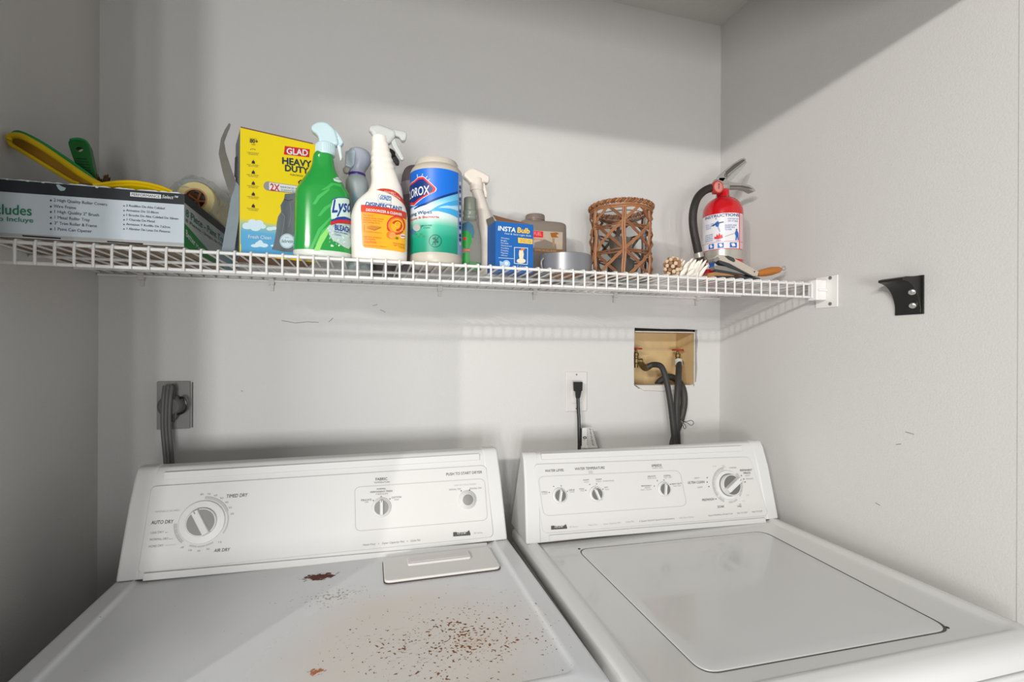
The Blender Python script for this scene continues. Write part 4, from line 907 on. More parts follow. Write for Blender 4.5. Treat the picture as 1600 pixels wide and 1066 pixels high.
# ================================================================ bottles
def slabpx(pp, y, t, bev, nm, m, parent, seg=3, dy=None):
    """solid whose outline stands at depth y; t is its thickness towards the wall"""
    pts = [A(p[0], p[1], y+(p[2] if len(p) > 2 else 0)) for p in pp]
    return M().slab(pts, (0, t, 0)).obj(nm, m, parent, bevel=bev, seg=seg, recalc=True, angle=50)
# ---- green bleach spray bottle
gcx, gcy = -.0865, -.315
gl = Loft(gcx, gcy, [(ZD, .047, .027), (ZD+.003, .0505, .030), (ZD+.012, .052, .031), (ZD+.03, .0515, .031), (ZD+.072, .0505, .0305), (ZD+.11, .0495, .030), (ZD+.128, .0475, .029), (ZD+.142, .040, .026), (ZD+.156, .0315, .022), (ZD+.168, .0245, .0185), (ZD+.180, .0205, .0165), (ZD+.190, .019, .016), (ZD+.198, .0175, .0165), (ZD+.204, .0135, .0135)], n=2.4, yaw=.15)
ly = thing('spray_bottle', 'bright green bleach cleaner spray bottle with a pale blue-white trigger head', 'spray bottle', (gcx, gcy, ZD), 'spray bottles on the shelf')
gm = mat('green_liquid_plastic', '#27983f', .18, var=.08, vscale=25, coat=.4)
bb_ = gl.mesh(z0=ZD+.010).obj('bottle_body', gm, ly, angle=60)
gl.mesh(z0=ZD, z1=ZD+.0125, off=.0003).obj('bottle_base', mat('bottle_base_white', '#d9dbd3', .35), ly, angle=60)
pr = Print(gl, ly, .0003)
def K(x, y): return (450+x*.2251, 180+y*.2251)
blue = mat('print_blue', '#1f3f8f', .4); lg = mat('label_pale', '#cfe3d8', .35); lgreen = mat('label_light_green', '#46b257', .3); dgreen = mat('label_deep_green', '#168a3a', .3)
leaf = mat('label_yellow_green', '#8ed66e', .3)
for a in ((150, 930, 210, 790, 300, 700), (190, 900, 235, 800, 310, 745), (205, 700, 250, 640, 300, 610), (170, 620, 205, 560, 290, 500), (230, 520, 300, 470, 370, 480)):
    pr.poly([K(a[0], a[1]), K(a[2], a[3]), K(a[4], a[5]), K(a[4]-2, a[5]+22), K(a[2]+18, a[3]+16), K(a[0]+22, a[1])], lgreen, layer=0)
pr.poly([K(180, 940), K(225, 840), K(290, 760), K(275, 830), K(235, 900), K(220, 942)], leaf, layer=1)
pr.poly([K(312, 585), K(345, 575), K(395, 574), K(421, 586), K(430, 650), K(432, 735), K(370, 715), K(300, 722), K(296, 650)], lg, layer=1)
pr.text('Lysol', K(303, 676), K(440, 676), 19, blue, layer=2, shear=.25, bold=.025)
pr.line([K(306, 588), K(345, 574), K(400, 574), K(424, 584)], 1, blue, layer=2)
pr.poly([K(296, 735), K(340, 708), K(390, 704), K(432, 722), K(432, 765), K(380, 742), K(340, 744), K(298, 760)], blue, layer=2)
pr.poly([K(294, 742), K(345, 726), K(400, 728), K(434, 738), K(434, 762), K(400, 752), K(345, 750), K(296, 766)], red, layer=3)
bub = mat('bubble_grey', '#9fb7b0', .4)
random.seed(9)
pr.poly([K(285, 765), K(345, 752), K(434, 764), K(436, 900), K(420, 930), K(385, 915), K(350, 890), K(310, 870), K(285, 830), K(272, 790)], mat('bubble_pale', '#b7cbc4', .4), layer=1)
for k in range(60):
    pr.disc(K(random.uniform(275, 432), random.uniform(760, 915)), random.uniform(.6, 1.8), bub if k % 2 else lg, layer=2)
pr.text('BLEACH', K(322, 793), K(424, 815), 8, blue, layer=3, bold=.035).text('Multi-Purpose', K(320, 812), K(410, 832), 3, blue, layer=3).text('Cleaner', K(320, 830), K(368, 843), 3, blue, layer=3)
pr.poly([K(312, 440), K(340, 430), K(372, 436), K(388, 470), K(350, 468), K(318, 456)], lg, layer=1).text('KILLS 99.9%', K(322, 446), K(372, 452), 2, txt, layer=2)
pr.done()
hw = mat('trigger_pale_blue', '#c3d9de', .35, var=.02)
M().lathe([(.0175, ZD+.199), (.0178, ZD+.2005), (.0178, ZD+.2195), (.0165, ZD+.221)], (gcx+.004, gcy, 0), n=30).obj('collar', hw, ly)
cr = M()
for k in range(30):
    a = 2*PI*k/30; cr.box(gcx+.004+.0176*math.cos(a)-.0006, gcx+.004+.0176*math.cos(a)+.0006, gcy+.0176*math.sin(a)-.0006, gcy+.0176*math.sin(a)+.0006, ZD+.203, ZD+.218)
o = cr.obj('collar_ribs', hw, ly); o['kind'] = 'stuff'
slabpx([(484.5, 200.5), (487, 194), (494, 190), (503, 188.6), (512, 191), (519, 197), (524, 203), (527, 212), (529, 226), (497, 225), (497.5, 216), (495, 209), (489, 205)], gcy-.010, .021, .0065, 'trigger_head', hw, ly)
slabpx([(519, 198), (526, 204), (533, 214), (537, 222), (534, 226), (531, 229), (528, 226), (530, 222), (524, 213)], gcy-.007, .015, .003, 'nozzle', hw, ly)
slabpx([(526, 214), (530, 216), (533, 230), (535, 246), (532, 252), (530, 244), (527, 230)], gcy-.005, .011, .002, 'trigger', mat('trigger_white', '#d3dcdc', .35), ly)

# ---- lilac-grey air freshener behind
fx, fy_ = -.027, -.215
ff = thing('air_freshener', 'grey-lilac air freshener bottle with a purple ring, behind two spray bottles', 'air freshener', (fx, fy_, ZD))
fb = Loft(fx, fy_, [(ZD, .026, .026), (ZD+.004, .029, .029), (ZD+.08, .029, .029), (ZD+.11, .025, .025), (ZD+.14, .020, .02), (ZD+.16, .0215, .0215), (ZD+.178, .0235, .0235), (ZD+.190, .022, .022), (ZD+.2, .0165, .0165)])
fb.mesh().obj('bottle_body', mat('freshener_body', '#a9b4b5', .35, var=.03), ff, angle=60)
pr = Print(fb, ff); pr.poly([(549, 303), (556, 300), (560, 318), (560, 350), (553, 345)], mat('freshener_panel', '#8fb0c4', .35)); pr.done()
M().lathe([(.0172, ZD+.199), (.0176, ZD+.2), (.0176, ZD+.2035), (.0165, ZD+.2045)], (fx, fy_, 0), n=28).obj('ring', mat('purple_ring', '#4a2f86', .35), ff)
lil = mat('freshener_head', '#a7acba', .35, var=.03)
hd = Loft(fx, fy_, [(ZD+.2035, .0155, .0155), (ZD+.212, .0165, .0165, .001), (ZD+.222, .0195, .019, .004), (ZD+.234, .0225, .021, .006), (ZD+.246, .0225, .021, .005), (ZD+.254, .0195, .019, .003), (ZD+.258, .012, .012, .002)])
hd.mesh().obj('spray_head', lil, ff, angle=60)
slabpx([(540, 236), (552, 233), (556, 236), (554, 256), (549, 262), (539, 258)], fy_-.022, .012, .002, 'trigger', mat('freshener_trigger', '#b4c4cc', .35), ff)
slabpx([(534.5, 263), (541, 258), (548, 263), (544, 270), (538, 270)], fy_-.014, .012, .003, 'nozzle_guard', mat('freshener_beige', '#9f9c94', .4), ff)

# ---- white disinfectant bottle with orange label
zx, zy = .0185, -.312
gz = thing('spray_bottle', 'white disinfectant spray bottle with an orange label and translucent trigger head', 'spray bottle', (zx, zy, ZD), 'spray bottles on the shelf')
zl = Loft(zx, zy, [(ZD, .048, .026), (ZD+.003, .052, .029), (ZD+.01, .0535, .0305), (ZD+.05, .0545, .031), (ZD+.085, .0545, .031), (ZD+.102, .052, .030, .001), (ZD+.116, .047, .028, .0025), (ZD+.126, .041, .026, .0055), (ZD+.138, .0345, .024, .0105), (ZD+.152, .0300, .022, .0125), (ZD+.166, .0265, .021, .0105), (ZD+.180, .0245, .020, .0075), (ZD+.186, .0222, .019, .0065), (ZD+.192, .0228, .019, .0055), (ZD+.198, .0205, .018, .0045), (ZD+.204, .0212, .018, .0038), (ZD+.210, .0188, .017, .003), (ZD+.216, .0194, .017, .0022), (ZD+.222, .0172, .016, .0014), (ZD+.23, .0165, .016, .0008), (ZD+.236, .0155, .0155, 0)], n=2.6, yaw=.2)
wp_ = mat('bottle_white', '#e6e0d6', .3, var=.012)
zl.mesh(n=48).obj('bottle_body', wp_, gz, angle=60)
pr = Print(zl, gz, .0003)
def K(x, y): return (540+x*.14066, 270+y*.14066)
org = ramp_mat('label_orange', ((0, '#f08a12'), (.5, '#f6a91d'), (1, '#f3b028')), axis='X'); rdl = mat('label_red', '#c73a1e', .4); br2 = mat('label_brown', '#9a5a1c', .5)
pr.poly(rpoly([K(172, 425), K(672, 512), K(662, 890), K(190, 828)], 4), org, layer=1)
pr.poly([K(176, 356), K(672, 446), K(673, 522), K(172, 436)], rdl, layer=2)
pr.poly([K(340, 190), K(390, 178), K(430, 176), K(480, 181), K(530, 195), K(580, 228), K(620, 275), K(645, 320), K(660, 376), K(610, 318), K(560, 278), K(500, 242), K(430, 212)], rdl, layer=1)
pr.text('KILLS HIV-1', K(428, 212), K(545, 244), 2.6, wht, layer=2, bold=.01).text('& BACTERIA', K(500, 240), K(605, 300), 2.4, wht, layer=2)
pr.line(rpoly([K(366, 240), K(505, 262), K(502, 345), K(360, 325)], 2), .6, mat('label_skyblue', '#8fb4cf', .4), layer=1, close=True)
pr.text('GONZO', K(372, 294), K(500, 312), 6.4, mat('label_blue', '#2f78b5', .4), layer=2, bold=.03)
pr.text('DISINFECTANT', K(222, 352), K(628, 424), 5.8, mat('label_dark_blue', '#14569b', .4), layer=2, bold=.03)
pr.text('DEODORIZER & CLEANER', K(230, 416), K(622, 480), 3.8, wht, layer=3, bold=.025)
for i, (t, w_) in enumerate((('For use in:', 110), ('Hospitals, Homes, Kennels', 220), ('Restrooms, Locker Rooms', 210), ('and Garbage Areas', 180))): pr.text(t, K(200, 472+i*25), K(200+w_, 472+i*25+w_*.15), 2, br2, layer=2)
pr.ring(K(565, 583), 14.5, 9.5, rdl, a0=-35, a1=200, layer=2).ring(K(562, 590), 11.5, 8.5, org, a0=-60, a1=240, layer=3).ring(K(566, 590), 8.4, 5.2, rdl, a0=-100, a1=150, layer=4).ring(K(562, 584), 14.8, 10.8, rdl, a0=195, a1=320, layer=2).ring(K(572, 578), 4.6, 3.0, mat('label_yellow', '#f2c330', .4), a0=0, a1=300, layer=5)
pr.ring(K(560, 585), 12.3, 11.4, mat('label_coral', '#ea7f5c', .4), a0=30, a1=330, layer=5)
pr.disc(K(495, 690), 6.2, mat('orange_fruit', '#ee7a1f', .4), layer=4).disc(K(515, 700), 5.2, mat('orange_fruit2', '#f39a4a', .4), layer=5).poly([K(545, 735), K(560, 712), K(580, 722), K(570, 745)], mat('leaf_green', '#5c7a1e', .4), layer=5)
pr.disc(K(628, 706), 4.2, wht, layer=4, asp=.8).line([K(608, 704), K(648, 708)], 1.6, rdl, layer=5)
pr.poly([K(235, 600), K(290, 585), K(400, 605), K(370, 625), K(330, 640), K(280, 625)], mat('label_amber_dark', '#c07a1e', .5), layer=2).line([K(240, 615), K(320, 640), K(390, 612)], .8, br2, layer=3).line([K(210, 580), K(210, 660)], .5, br2, layer=3).line([K(225, 655), K(400, 672)], .5, br2, layer=3)
for i, (t, x0_, w_, s_) in enumerate((('KEEP OUT OF REACH', 205, 190, 2), ('OF CHILDREN', 212, 120, 2), ('CAUTION', 210, 130, 3.2), ('See back panel for additional', 208, 240, 1.6))): pr.text(t, K(x0_, 712+i*27+(8 if i > 1 else 0)), K(x0_+w_, 712+i*27+w_*.14+(8 if i > 1 else 0)), s_, rdl if i < 3 else br2, layer=2)
for i, (t, w_) in enumerate((('ORANGE BREEZE', 130), ('NET 24 FL OZ', 118), ('(710 mL)', 60))): pr.text(t, K(520+(130-w_), 790+i*24), K(650, 790+i*24+w_*.12), 2, br2, layer=2)
pr.done()
tr = mat('translucent_plastic', '#d9dcd8', .3, trans=.35, ior=1.2, var=.02)
M().lathe([(.0155, ZD+.2355), (.016, ZD+.237), (.0155, ZD+.247), (.0145, ZD+.249)], (zx, zy, 0), n=28).obj('collar', wp_, gz)
slabpx([(575, 198.6), (580, 194.5), (590, 192.6), (600, 195.5), (612, 200), (619, 203), (619, 212), (612, 220), (608.5, 224), (585, 222.5), (583.5, 215), (581.5, 207), (577, 203)], zy-.0095, .019, .0055, 'trigger_head', tr, gz)
slabpx([(613, 200.5), (624, 203), (635, 205.4), (636, 211), (634, 219), (628, 219.6), (624, 213), (616, 211.5)], zy-.0075, .015, .003, 'nozzle', tr, gz)
slabpx([(613, 214), (618, 217), (622, 228), (628, 239), (631.5, 247), (629, 250.5), (625.5, 248), (621, 240), (614, 229), (611, 221)], zy-.005, .010, .002, 'trigger', tr, gz)

# ---- things standing behind the disinfectant
hb_ = thing('spray_bottle', 'dark grey spray bottle mostly hidden behind the disinfectant, black trigger tip showing', 'spray bottle', (.037, -.125, ZD), 'spray bottles on the shelf')
Loft(.037, -.125, [(ZD, .03, .024), (ZD+.004, .033, .026), (ZD+.12, .033, .026), (ZD+.16, .022, .02), (ZD+.2, .014, .014), (ZD+.235, .0135, .0135)], n=2.3).mesh().obj('bottle_body', mat('smoky_plastic', '#5b5a58', .35), hb_, angle=60)
M().lathe([(.0155, ZD+.232), (.0155, ZD+.252), (.014, ZD+.254)], (.037, -.125, 0), n=24).obj('collar', bk, hb_)
slabpx([(589, 262), (592, 240), (596, 226), (612, 232), (618, 236), (618, 244), (604, 246), (600, 262)], -.135, .02, .004, 'trigger_head', bk, hb_)
slabpx([(610, 232.5), (613.5, 234), (619, 243), (624, 251), (624, 256), (619, 256.5), (615, 250), (610, 242)], -.131, .014, .002, 'trigger', mat('trigger_charcoal', '#3b3c40', .35), hb_)
cn = thing('aerosol_can', 'mauve-grey rounded canister glimpsed between the disinfectant and the wipes canister', 'can', (.100, -.20, ZD))
Loft(.100, -.20, [(ZD, .032, .032), (ZD+.003, .034, .034), (ZD+.18, .034, .034), (ZD+.205, .033, .033), (ZD+.225, .029, .029), (ZD+.236, .021, .021), (ZD+.240, .008, .008)]).mesh(n=36).obj('can_body', mat('mauve_plastic', '#6f6468', .4, var=.05), cn, angle=60)
M().lathe([(.0344, ZD+.168), (.0348, ZD+.17), (.0348, ZD+.196), (.0343, ZD+.198)], (.100, -.20, 0), n=36).obj('can_band', mat('mauve_band', '#9b8f95', .4), cn)

# ---- wipes canister
kx, ky = .1345, -.283
wi = thing('wipes_canister', 'large round canister of disinfecting wipes with a blue and green label', 'canister', (kx, ky, ZD))
kl = Loft(kx, ky, [(ZD, .051, .051), (ZD+.003, .0535, .0535), (ZD+.016, .0545, .0545), (ZD+.024, .0538, .0538), (ZD+.17, .0538, .0538), (ZD+.184, .0545, .0545), (ZD+.194, .0545, .0545), (ZD+.2, .0525, .0525), (ZD+.206, .0475, .0475)])
can = mat('canister_beige', '#bdb4a6', .38, var=.015)
kl.mesh(n=56).obj('canister_body', can, wi, angle=60)
M().lathe([(.0475, ZD+.2055), (.0470, ZD+.2075), (.0445, ZD+.2085), (.0445, ZD+.216), (.0425, ZD+.2195), (.0, ZD+.2205)], (kx, ky, 0), n=44, caps=False).obj('lid', mat('canister_lid', '#c4bbad', .38), wi, angle=40)
pr = Print(kl, wi, .0004)
def K(x, y): return (630+x*.1688, 240+y*.1688)
def band(v0, v1, m, u0=None, u1=None, layer=0):
    b = kl.inv(680, 340)[0]; u0 = b-2.0 if u0 is None else u0; u1 = b+.86 if u1 is None else u1
    pr._emit([(u0, v0), (u1, v0), (u1, v1), (u0, v1)], [(0, 1, 2, 3)], m, 'label_print', layer)
vb0, vb1 = kl.inv(676, 393.6)[1], kl.inv(676, 262.5)[1]
uE = kl.inv(715, 335)[0]
band(vb0, vb1, ramp_mat('wipes_label', ((0, '#0c8a6c'), (.18, '#14997a'), (.32, '#4fb89c'), (.42, '#c9dcd6'), (.52, '#dfe3e4'), (.56, '#b9d9ea'), (.64, '#6fc0e4'), (1, '#2fa0de'))), u1=uE)
band(vb0, vb1, mat('label_side_strip', '#8fa9c8', .4), u0=uE, u1=uE+.8)
dbl = ramp_mat('wipes_blue', ((0, '#0a4aa8'), (.5, '#1268cc'), (1, '#0d6fd6')), axis='X')
lo = kl.inv(715, 302.5)[1]; l2 = kl.inv(641.5, 327.8); uA = kl.inv(676, 300)[0]-2.0
pts = [(uE, lo), (uE, vb1), (uA, vb1), (uA, l2[1]-.004), (l2[0], l2[1]), (kl.inv(665, 320)[0], kl.inv(665, 320.5)[1]), (kl.inv(690, 311)[0], kl.inv(690, 310)[1])]
pr._emit(pts, [tuple(range(len(pts)))], dbl, 'label_print', 1)
nav = mat('wipes_navy', '#0c2f74', .4)
pr.poly([(715, 302.5), (690, 310), (665, 320.5), (648, 327.6), (648, 325.8), (665, 317.5), (690, 306.5), (715, 299)], nav, layer=2)
sw = mat('swoosh_blue', '#3fa6dd', .4); sw2 = mat('swoosh_pale', '#a9d9ef', .4)
pr.poly([(715, 313), (700, 316), (684, 322), (672, 329), (690, 324), (715, 321)], sw, layer=1).poly([(715, 330), (703, 326), (690, 325), (676, 327), (668, 331), (684, 330), (700, 334), (715, 341)], sw, layer=1).poly([(715, 324), (698, 321.5), (684, 324), (700, 324.5), (715, 329)], sw2, layer=2)
redc = mat('wipes_red', '#d62b2f', .4)
dia = lambda k: [(655-0*k, 298-(20.5-k)), (662, 298-(21-k)), (679.5-k*1.1, 293), (681-k*1.2, 296), (679-k*1.1, 300), (648, 321-k*1.1), (641.2, 321-k), (641.2, 291+k), (648, 284+k*.9)]
pr.poly(dia(-1.2), wht, layer=2).poly(dia(0), redc, layer=3).poly(dia(3.4), nav, layer=4)
vs, fs_ = glyphs('CLOROX', bold=.02)
a = kl.inv(642.5, 311.5); b = kl.inv(671.5, 303.8); a[1] = b[1] -.0015; hv = np.array([0, kl.inv(660, 294)[1]-kl.inv(660, 307)[1]]); x0 = vs[:, 0].min(); x1 = vs[:, 0].max()
xs = glyphs('C', bold=.02)[0][:, 0].max()+.06
pr._emit([tuple(a+(b-a)*((x-xs)/(x1-xs))+hv*(y/CAP)) for x, y in vs], fs_, wht, 'lettering', 5)
for k, (x, y, x2, y2) in enumerate(((664, 280, 668, 276), (659, 277, 661, 272), (653, 277.5, 652.5, 273), (668, 283, 672, 280))): pr.line([(x, y), (x2, y2)], .9, wht, layer=2)
def wrapt(t, vis, l, r, h, m, layer=3, bold=0):
    """text whose first letters run round the hidden side: `vis` is the part that starts at l"""
    vs, fs = glyphs(t, bold=bold); full = vs[:, 0].max(); w_ = glyphs(vis, bold=bold)[0]; start = full-(w_[:, 0].max()-w_[:, 0].min())
    a = kl.inv(*l); b = kl.inv(*r); a[1] = b[1]; hv = np.array([0, kl.inv(r[0]-4, r[1]-h)[1]-kl.inv(r[0]-4, r[1])[1]])
    pr._emit([tuple(a+(b-a)*((x-start)/(full-start))+hv*(y/CAP)) for x, y in vs], fs, m, 'lettering', layer)
wrapt('Disinfecting Wipes', 'ecting Wipes', (642, 338.6), (675, 333.8), 5, nav, bold=.012)
wrapt('Kills 99.9% of Viruses & Bacteria', 'Viruses & Bacteria', (642, 345), (686, 341), 3.4, redc, bold=.015)
pr.disc((652, 356), 5.6, mat('wipe_grey', '#b5b2ad', .5), layer=3).disc((646, 362), 4, mat('wipe_blue', '#4a77a8', .5), layer=2).text('BLEACH-FREE', (658, 354.4), (675, 353), 2, txt, layer=3).text('75 WIPES', (662, 357.6), (672, 356.8), 2, txt, layer=3).line([(658, 356.6), (661, 352)], .6, txt, layer=3)
dk = mat('label_forest', '#0f4a44', .4)
pr.ring((680, 376.7), 10, 9.1, dk, layer=2).line([(675, 383), (686, 369.5)], .8, dk, layer=2).line([(680, 370), (680, 383)], 1.1, dk, layer=2).disc((677.5, 373), 1.6, dk, layer=2).disc((683, 378), 1.8, dk, layer=2).line([(676, 379), (684, 374)], .7, dk, layer=2)
for k in range(4): pr.disc((650+k*4, 366+k % 2*3), 2.2, mat('leaf_green2', '#3f8f5a', .4), layer=2, asp=.6)
for k in range(16): pr.line([(718, 285+k*6.3), (718.3, 288+k*6.3)], 2.6, nav if k % 3 else wht, layer=2)
pr.done()

# ---- clear bottle with green label
qx, qy = .2105, -.262
cb = thing('clear_bottle', 'small clear bottle with a green label and green liquid beside the wipes canister', 'bottle', (qx, qy, ZD))
ql = Loft(qx, qy, [(ZD, .023, .018), (ZD+.003, .0255, .0195), (ZD+.03, .0262, .02), (ZD+.06, .0255, .0198), (ZD+.082, .0235, .019), (ZD+.096, .0195, .017), (ZD+.106, .0165, .0155), (ZD+.112, .0145, .0145)], n=2.2)
clr = mat('clear_plastic', '#e3e4da', .12, trans=.8, ior=1.1, alpha=.6, var=.05)
ql.mesh(n=36).obj('bottle_body', clr, cb, angle=60)
Loft(qx, qy, [(ZD+.002, .0215, .016), (ZD+.008, .0235, .0175), (ZD+.018, .024, .018)], n=2.2).mesh(n=30).obj('liquid', mat('green_liquid', '#1d8a2c', .2, var=.2, vscale=90), cb, angle=60)
nk = mat('bottle_neck_grey', '#8e9486', .3, trans=.2)
M().lathe([(.0140, ZD+.111), (.0158, ZD+.113), (.0158, ZD+.118), (.0142, ZD+.120), (.0142, ZD+.124), (.0152, ZD+.126), (.0152, ZD+.130), (.0138, ZD+.132)], (qx, qy, 0), n=28).obj('bottle_neck', nk, cb)
M().lathe([(.0132, ZD+.131), (.0136, ZD+.132), (.0136, ZD+.158), (.0125, ZD+.160), (.0, ZD+.1602)], (qx, qy, 0), n=28).obj('cap', mat('cap_greygreen', '#7c8075', .4), cb)
pr = Print(ql, cb)
pr.poly([(723, 350), (732, 346), (739, 352), (741, 362), (740, 372), (723, 372)], mat('label_bluegrey', '#3f6a80', .4)).poly([(723, 362), (730, 360), (736, 366), (737, 378), (733, 388), (723, 388)], mat('label_grass', '#178f33', .4), layer=1).disc((726.5, 373), 2.6, redc, layer=2).line([(723, 392), (734, 391)], 2, mat('label_orange_line', '#e0602a', .4), layer=2).poly([(723, 396), (733, 394), (734, 410), (723, 414)], mat('label_grass', '#178f33'), layer=1)
pr.done()

# ---- plain white spray bottle
vx, vy = .266, -.205
ws_ = thing('spray_bottle', 'plain white spray bottle without a label, next to the blue light bulb box', 'spray bottle', (vx, vy, ZD), 'spray bottles on the shelf')
wm = mat('milky_plastic', '#e0d6cb', .35, var=.02)
Loft(vx, vy, [(ZD, .022, .020), (ZD+.003, .0245, .0225), (ZD+.05, .0250, .023, .0005), (ZD+.085, .0240, .022, .0), (ZD+.105, .0215, .0205, -.003), (ZD+.130, .0180, .0185, -.008), (ZD+.150, .0158, .017, -.013), (ZD+.170, .0145, .0155, -.0185), (ZD+.190, .0138, .0138, -.0255), (ZD+.2, .0128, .0128, -.028)]).mesh(n=36).obj('bottle_body', wm, ws_, angle=60)
M().lathe([(.0152, ZD+.196), (.0155, ZD+.198), (.0148, ZD+.222), (.0135, ZD+.224)], (vx-.0285, vy, 0), n=28).obj('collar', wm, ws_)
slabpx([(725, 270), (732, 264), (740, 261.5), (748, 265), (756, 269), (765, 274), (766, 279), (764, 286), (757, 284), (752, 286.5), (736, 286), (731, 280), (725.5, 276)], vy-.011, .022, .005, 'trigger_head', wm, ws_)
slabpx([(752, 284), (757, 284), (759, 292), (761.5, 302), (761.5, 309), (758, 308), (756, 299), (752.5, 290)], vy-.005, .010, .002, 'trigger', wm, ws_)

# ---- bulb box
ib = thing('light_bulb_box', 'blue light bulb box with an open cardboard flap on the shelf', 'box', (.30, -.25, ZD))
iy = math.radians(5); iO = np.array([.2615, -.290, ZD]); iU = np.array([math.cos(iy), math.sin(iy), 0]); iB = np.array([-iU[1], iU[0], 0]); IW, IH, ID = .0895, .1075, .055
def G2(u, b, z): return iO+iU*u+iB*b+np.array([0, 0, z])
cbl = mat('carton_blue', '#1a5fa8', .4, var=.03)
def ip(u0, u1, b0, b1, z0, z1, nm, m): return M().hexa([G2(u, b, z) for z in (z0, z1) for u, b in ((u0, b0), (u1, b0), (u1, b1), (u0, b1))]).obj(nm, m, ib, smooth=False, recalc=True)
ip(0, IW, 0, .001, 0, IH, 'front_panel', cbl); ip(0, .001, .001, ID, 0, IH, 'side_panel', cbl); ip(IW-.001, IW, .001, ID, 0, IH, 'side_panel', cbl); ip(0, IW, ID, ID+.001, 0, IH, 'back_panel', cbl); ip(.001, IW-.001, .001, ID, 0, .001, 'bottom_panel', cbl)
M().add([G2(.003, .001, IH), G2(IW, .001, IH), G2(IW-.002, .022, IH+.004), G2(.004, .03, IH+.020), G2(.003, .001, IH+.0012), G2(IW, .001, IH+.0008), G2(IW-.002, .022, IH+.005), G2(.004, .03, IH+.0212)], [(3, 2, 1, 0), (4, 5, 6, 7), (0, 1, 5, 4), (1, 2, 6, 5), (2, 3, 7, 6), (3, 0, 4, 7)]).obj('top_flap', mat('flap_brown', '#8a6240', .8), ib, smooth=False)
M().add([G2(.0, .004, IH), G2(.0, ID, IH), G2(-.004, ID, IH+.016), G2(-.003, .01, IH+.012)], [(0, 1, 2, 3)]).obj('side_flap', mat('flap_grey', '#77736c', .8), ib, smooth=False)
S = Plane(iO, iU, (0, 0, 1)); pr = Print(S, ib)
def K(x, y): return (700+x*.18765, 240+y*.18765)
pr.text('INSTA', K(415, 640), K(562, 657), 7, wht, bold=.03, shear=.1).text('Bulb', K(575, 658), K(680, 668), 8, mat('label_yellow', '#f2c330'), bold=.03, shear=.1).text('Peel & Stick Light Bulb', K(470, 672), K(690, 694), 2.4, wht, shear=.2)
pr.poly([K(582, 700), K(704, 714), K(704, 755), K(584, 744)], mat('label_yellow', '#f2c330')).text('INSTANT LIGHT', K(600, 722), K(695, 731), 2, cbl).text('SETTING & MORE', K(600, 738), K(695, 747), 2, cbl)
for i, (t, w_) in enumerate((('Wireless', 70), ('Bright', 50), ('Portable', 62), ('Waterproof', 90), ('Cordless', 66), ('Compact', 62), ('Magnetic', 60), ('Wherever', 54))): pr.text(t, K(440, 708+i*20.5), K(440+w_, 708+i*20.5+w_*.11), 2, wht)
pr.line([K(552, 782), K(662, 788), K(660, 925), K(552, 915)], .9, wht, close=True).disc(K(608, 895), 7, mat('bulb_cream', '#e2d3b6', .5), asp=.55, layer=2).poly([K(596, 890), K(588, 840), K(592, 805), K(624, 805), K(630, 840), K(622, 890)], mat('bulb_cream', '#e2d3b6'), layer=2).poly([K(600, 808), K(608, 790), K(640, 792), K(632, 806)], mat('bulb_orange', '#d9763a', .5), layer=3)
pr.line([K(420, 868), K(545, 876)], .6, wht).disc(K(484, 920), 6, mat('bulb_pale_blue', '#9cc0de', .5), layer=2).disc(K(484, 918), 3, wht, layer=3).poly([K(428, 895), K(462, 905), K(462, 925), K(432, 945)], mat('bulb_pale_blue', '#9cc0de'), layer=2)
pr.line([K(580, 930), K(578, 965)], .6, wht).text('Cool', K(596, 948), K(640, 952), 2.4, wht)
pr.done()

# ---- plastic jug
jy = -.105; ja, jb = A(812, 400, jy)[0], A(884.5, 400, jy)[0]
jg = thing('plastic_jug', 'grey-brown translucent plastic jug with an off-centre cap, behind the bulb box', 'jug', ((ja+jb)/2, jy, ZD))
jh = A(850, 346.5, jy)[2]-ZD; jm = mat('jug_taupe', '#8d8176', .3, trans=.15, var=.05)
Loft((ja+jb)/2, jy+.02, [(ZD, (jb-ja)/2-.004, .032), (ZD+.004, (jb-ja)/2, .035), (ZD+jh-.012, (jb-ja)/2, .035), (ZD+jh-.004, (jb-ja)/2-.002, .033), (ZD+jh, (jb-ja)/2-.008, .028)], n=5.5).mesh(n=56).obj('jug_body', jm, jg, angle=40)
c1 = A(836, 345, jy+.02); 
M().lathe([(.0245, ZD+jh-.002), (.0245, ZD+jh+.004), (.0262, ZD+jh+.005), (.0262, ZD+jh+.017), (.025, ZD+jh+.0195), (0, ZD+jh+.0198)], (c1[0], jy+.02, 0), n=32).obj('cap', mat('jug_cap', '#7f7067', .35), jg)
S = Plane((ja, jy-.0152, ZD), (1, 0, 0), (0, 0, 1)); pr = Print(S, jg, .0002)
pr.poly([K(690, 640), K(955, 655), K(952, 855), K(690, 845)], mat('jug_label', '#b5a591', .5, var=.1, vscale=60)).poly([K(700, 643), K(793, 650), K(791, 701), K(700, 696)], redc, layer=1).text('FUEL', K(716, 680), K(778, 684), 5, mat('label_pink', '#e0a3a3', .5), layer=2)
pr.text('PREMIUM BLEND', K(705, 718), K(806, 725), 2, rdl).poly([K(850, 662), K(905, 656), K(925, 668), K(900, 680), K(920, 700), K(862, 700)], br2, layer=1).poly([K(868, 705), K(888, 706), K(886, 780), K(870, 780)], mat('label_faded', '#a07f5c', .5), layer=1)
pr.poly([K(690, 785), K(955, 800), K(954, 832), K(690, 818)], mat('label_ochre', '#8c6234', .5), layer=1).text('SMOKELESS', K(720, 812), K(900, 824), 3, mat('jug_label', '#b5a591'), layer=2).poly([K(805, 832), K(948, 838), K(946, 862), K(805, 856)], mat('label_cream', '#cdbfa8', .5), layer=1)
pr.done()

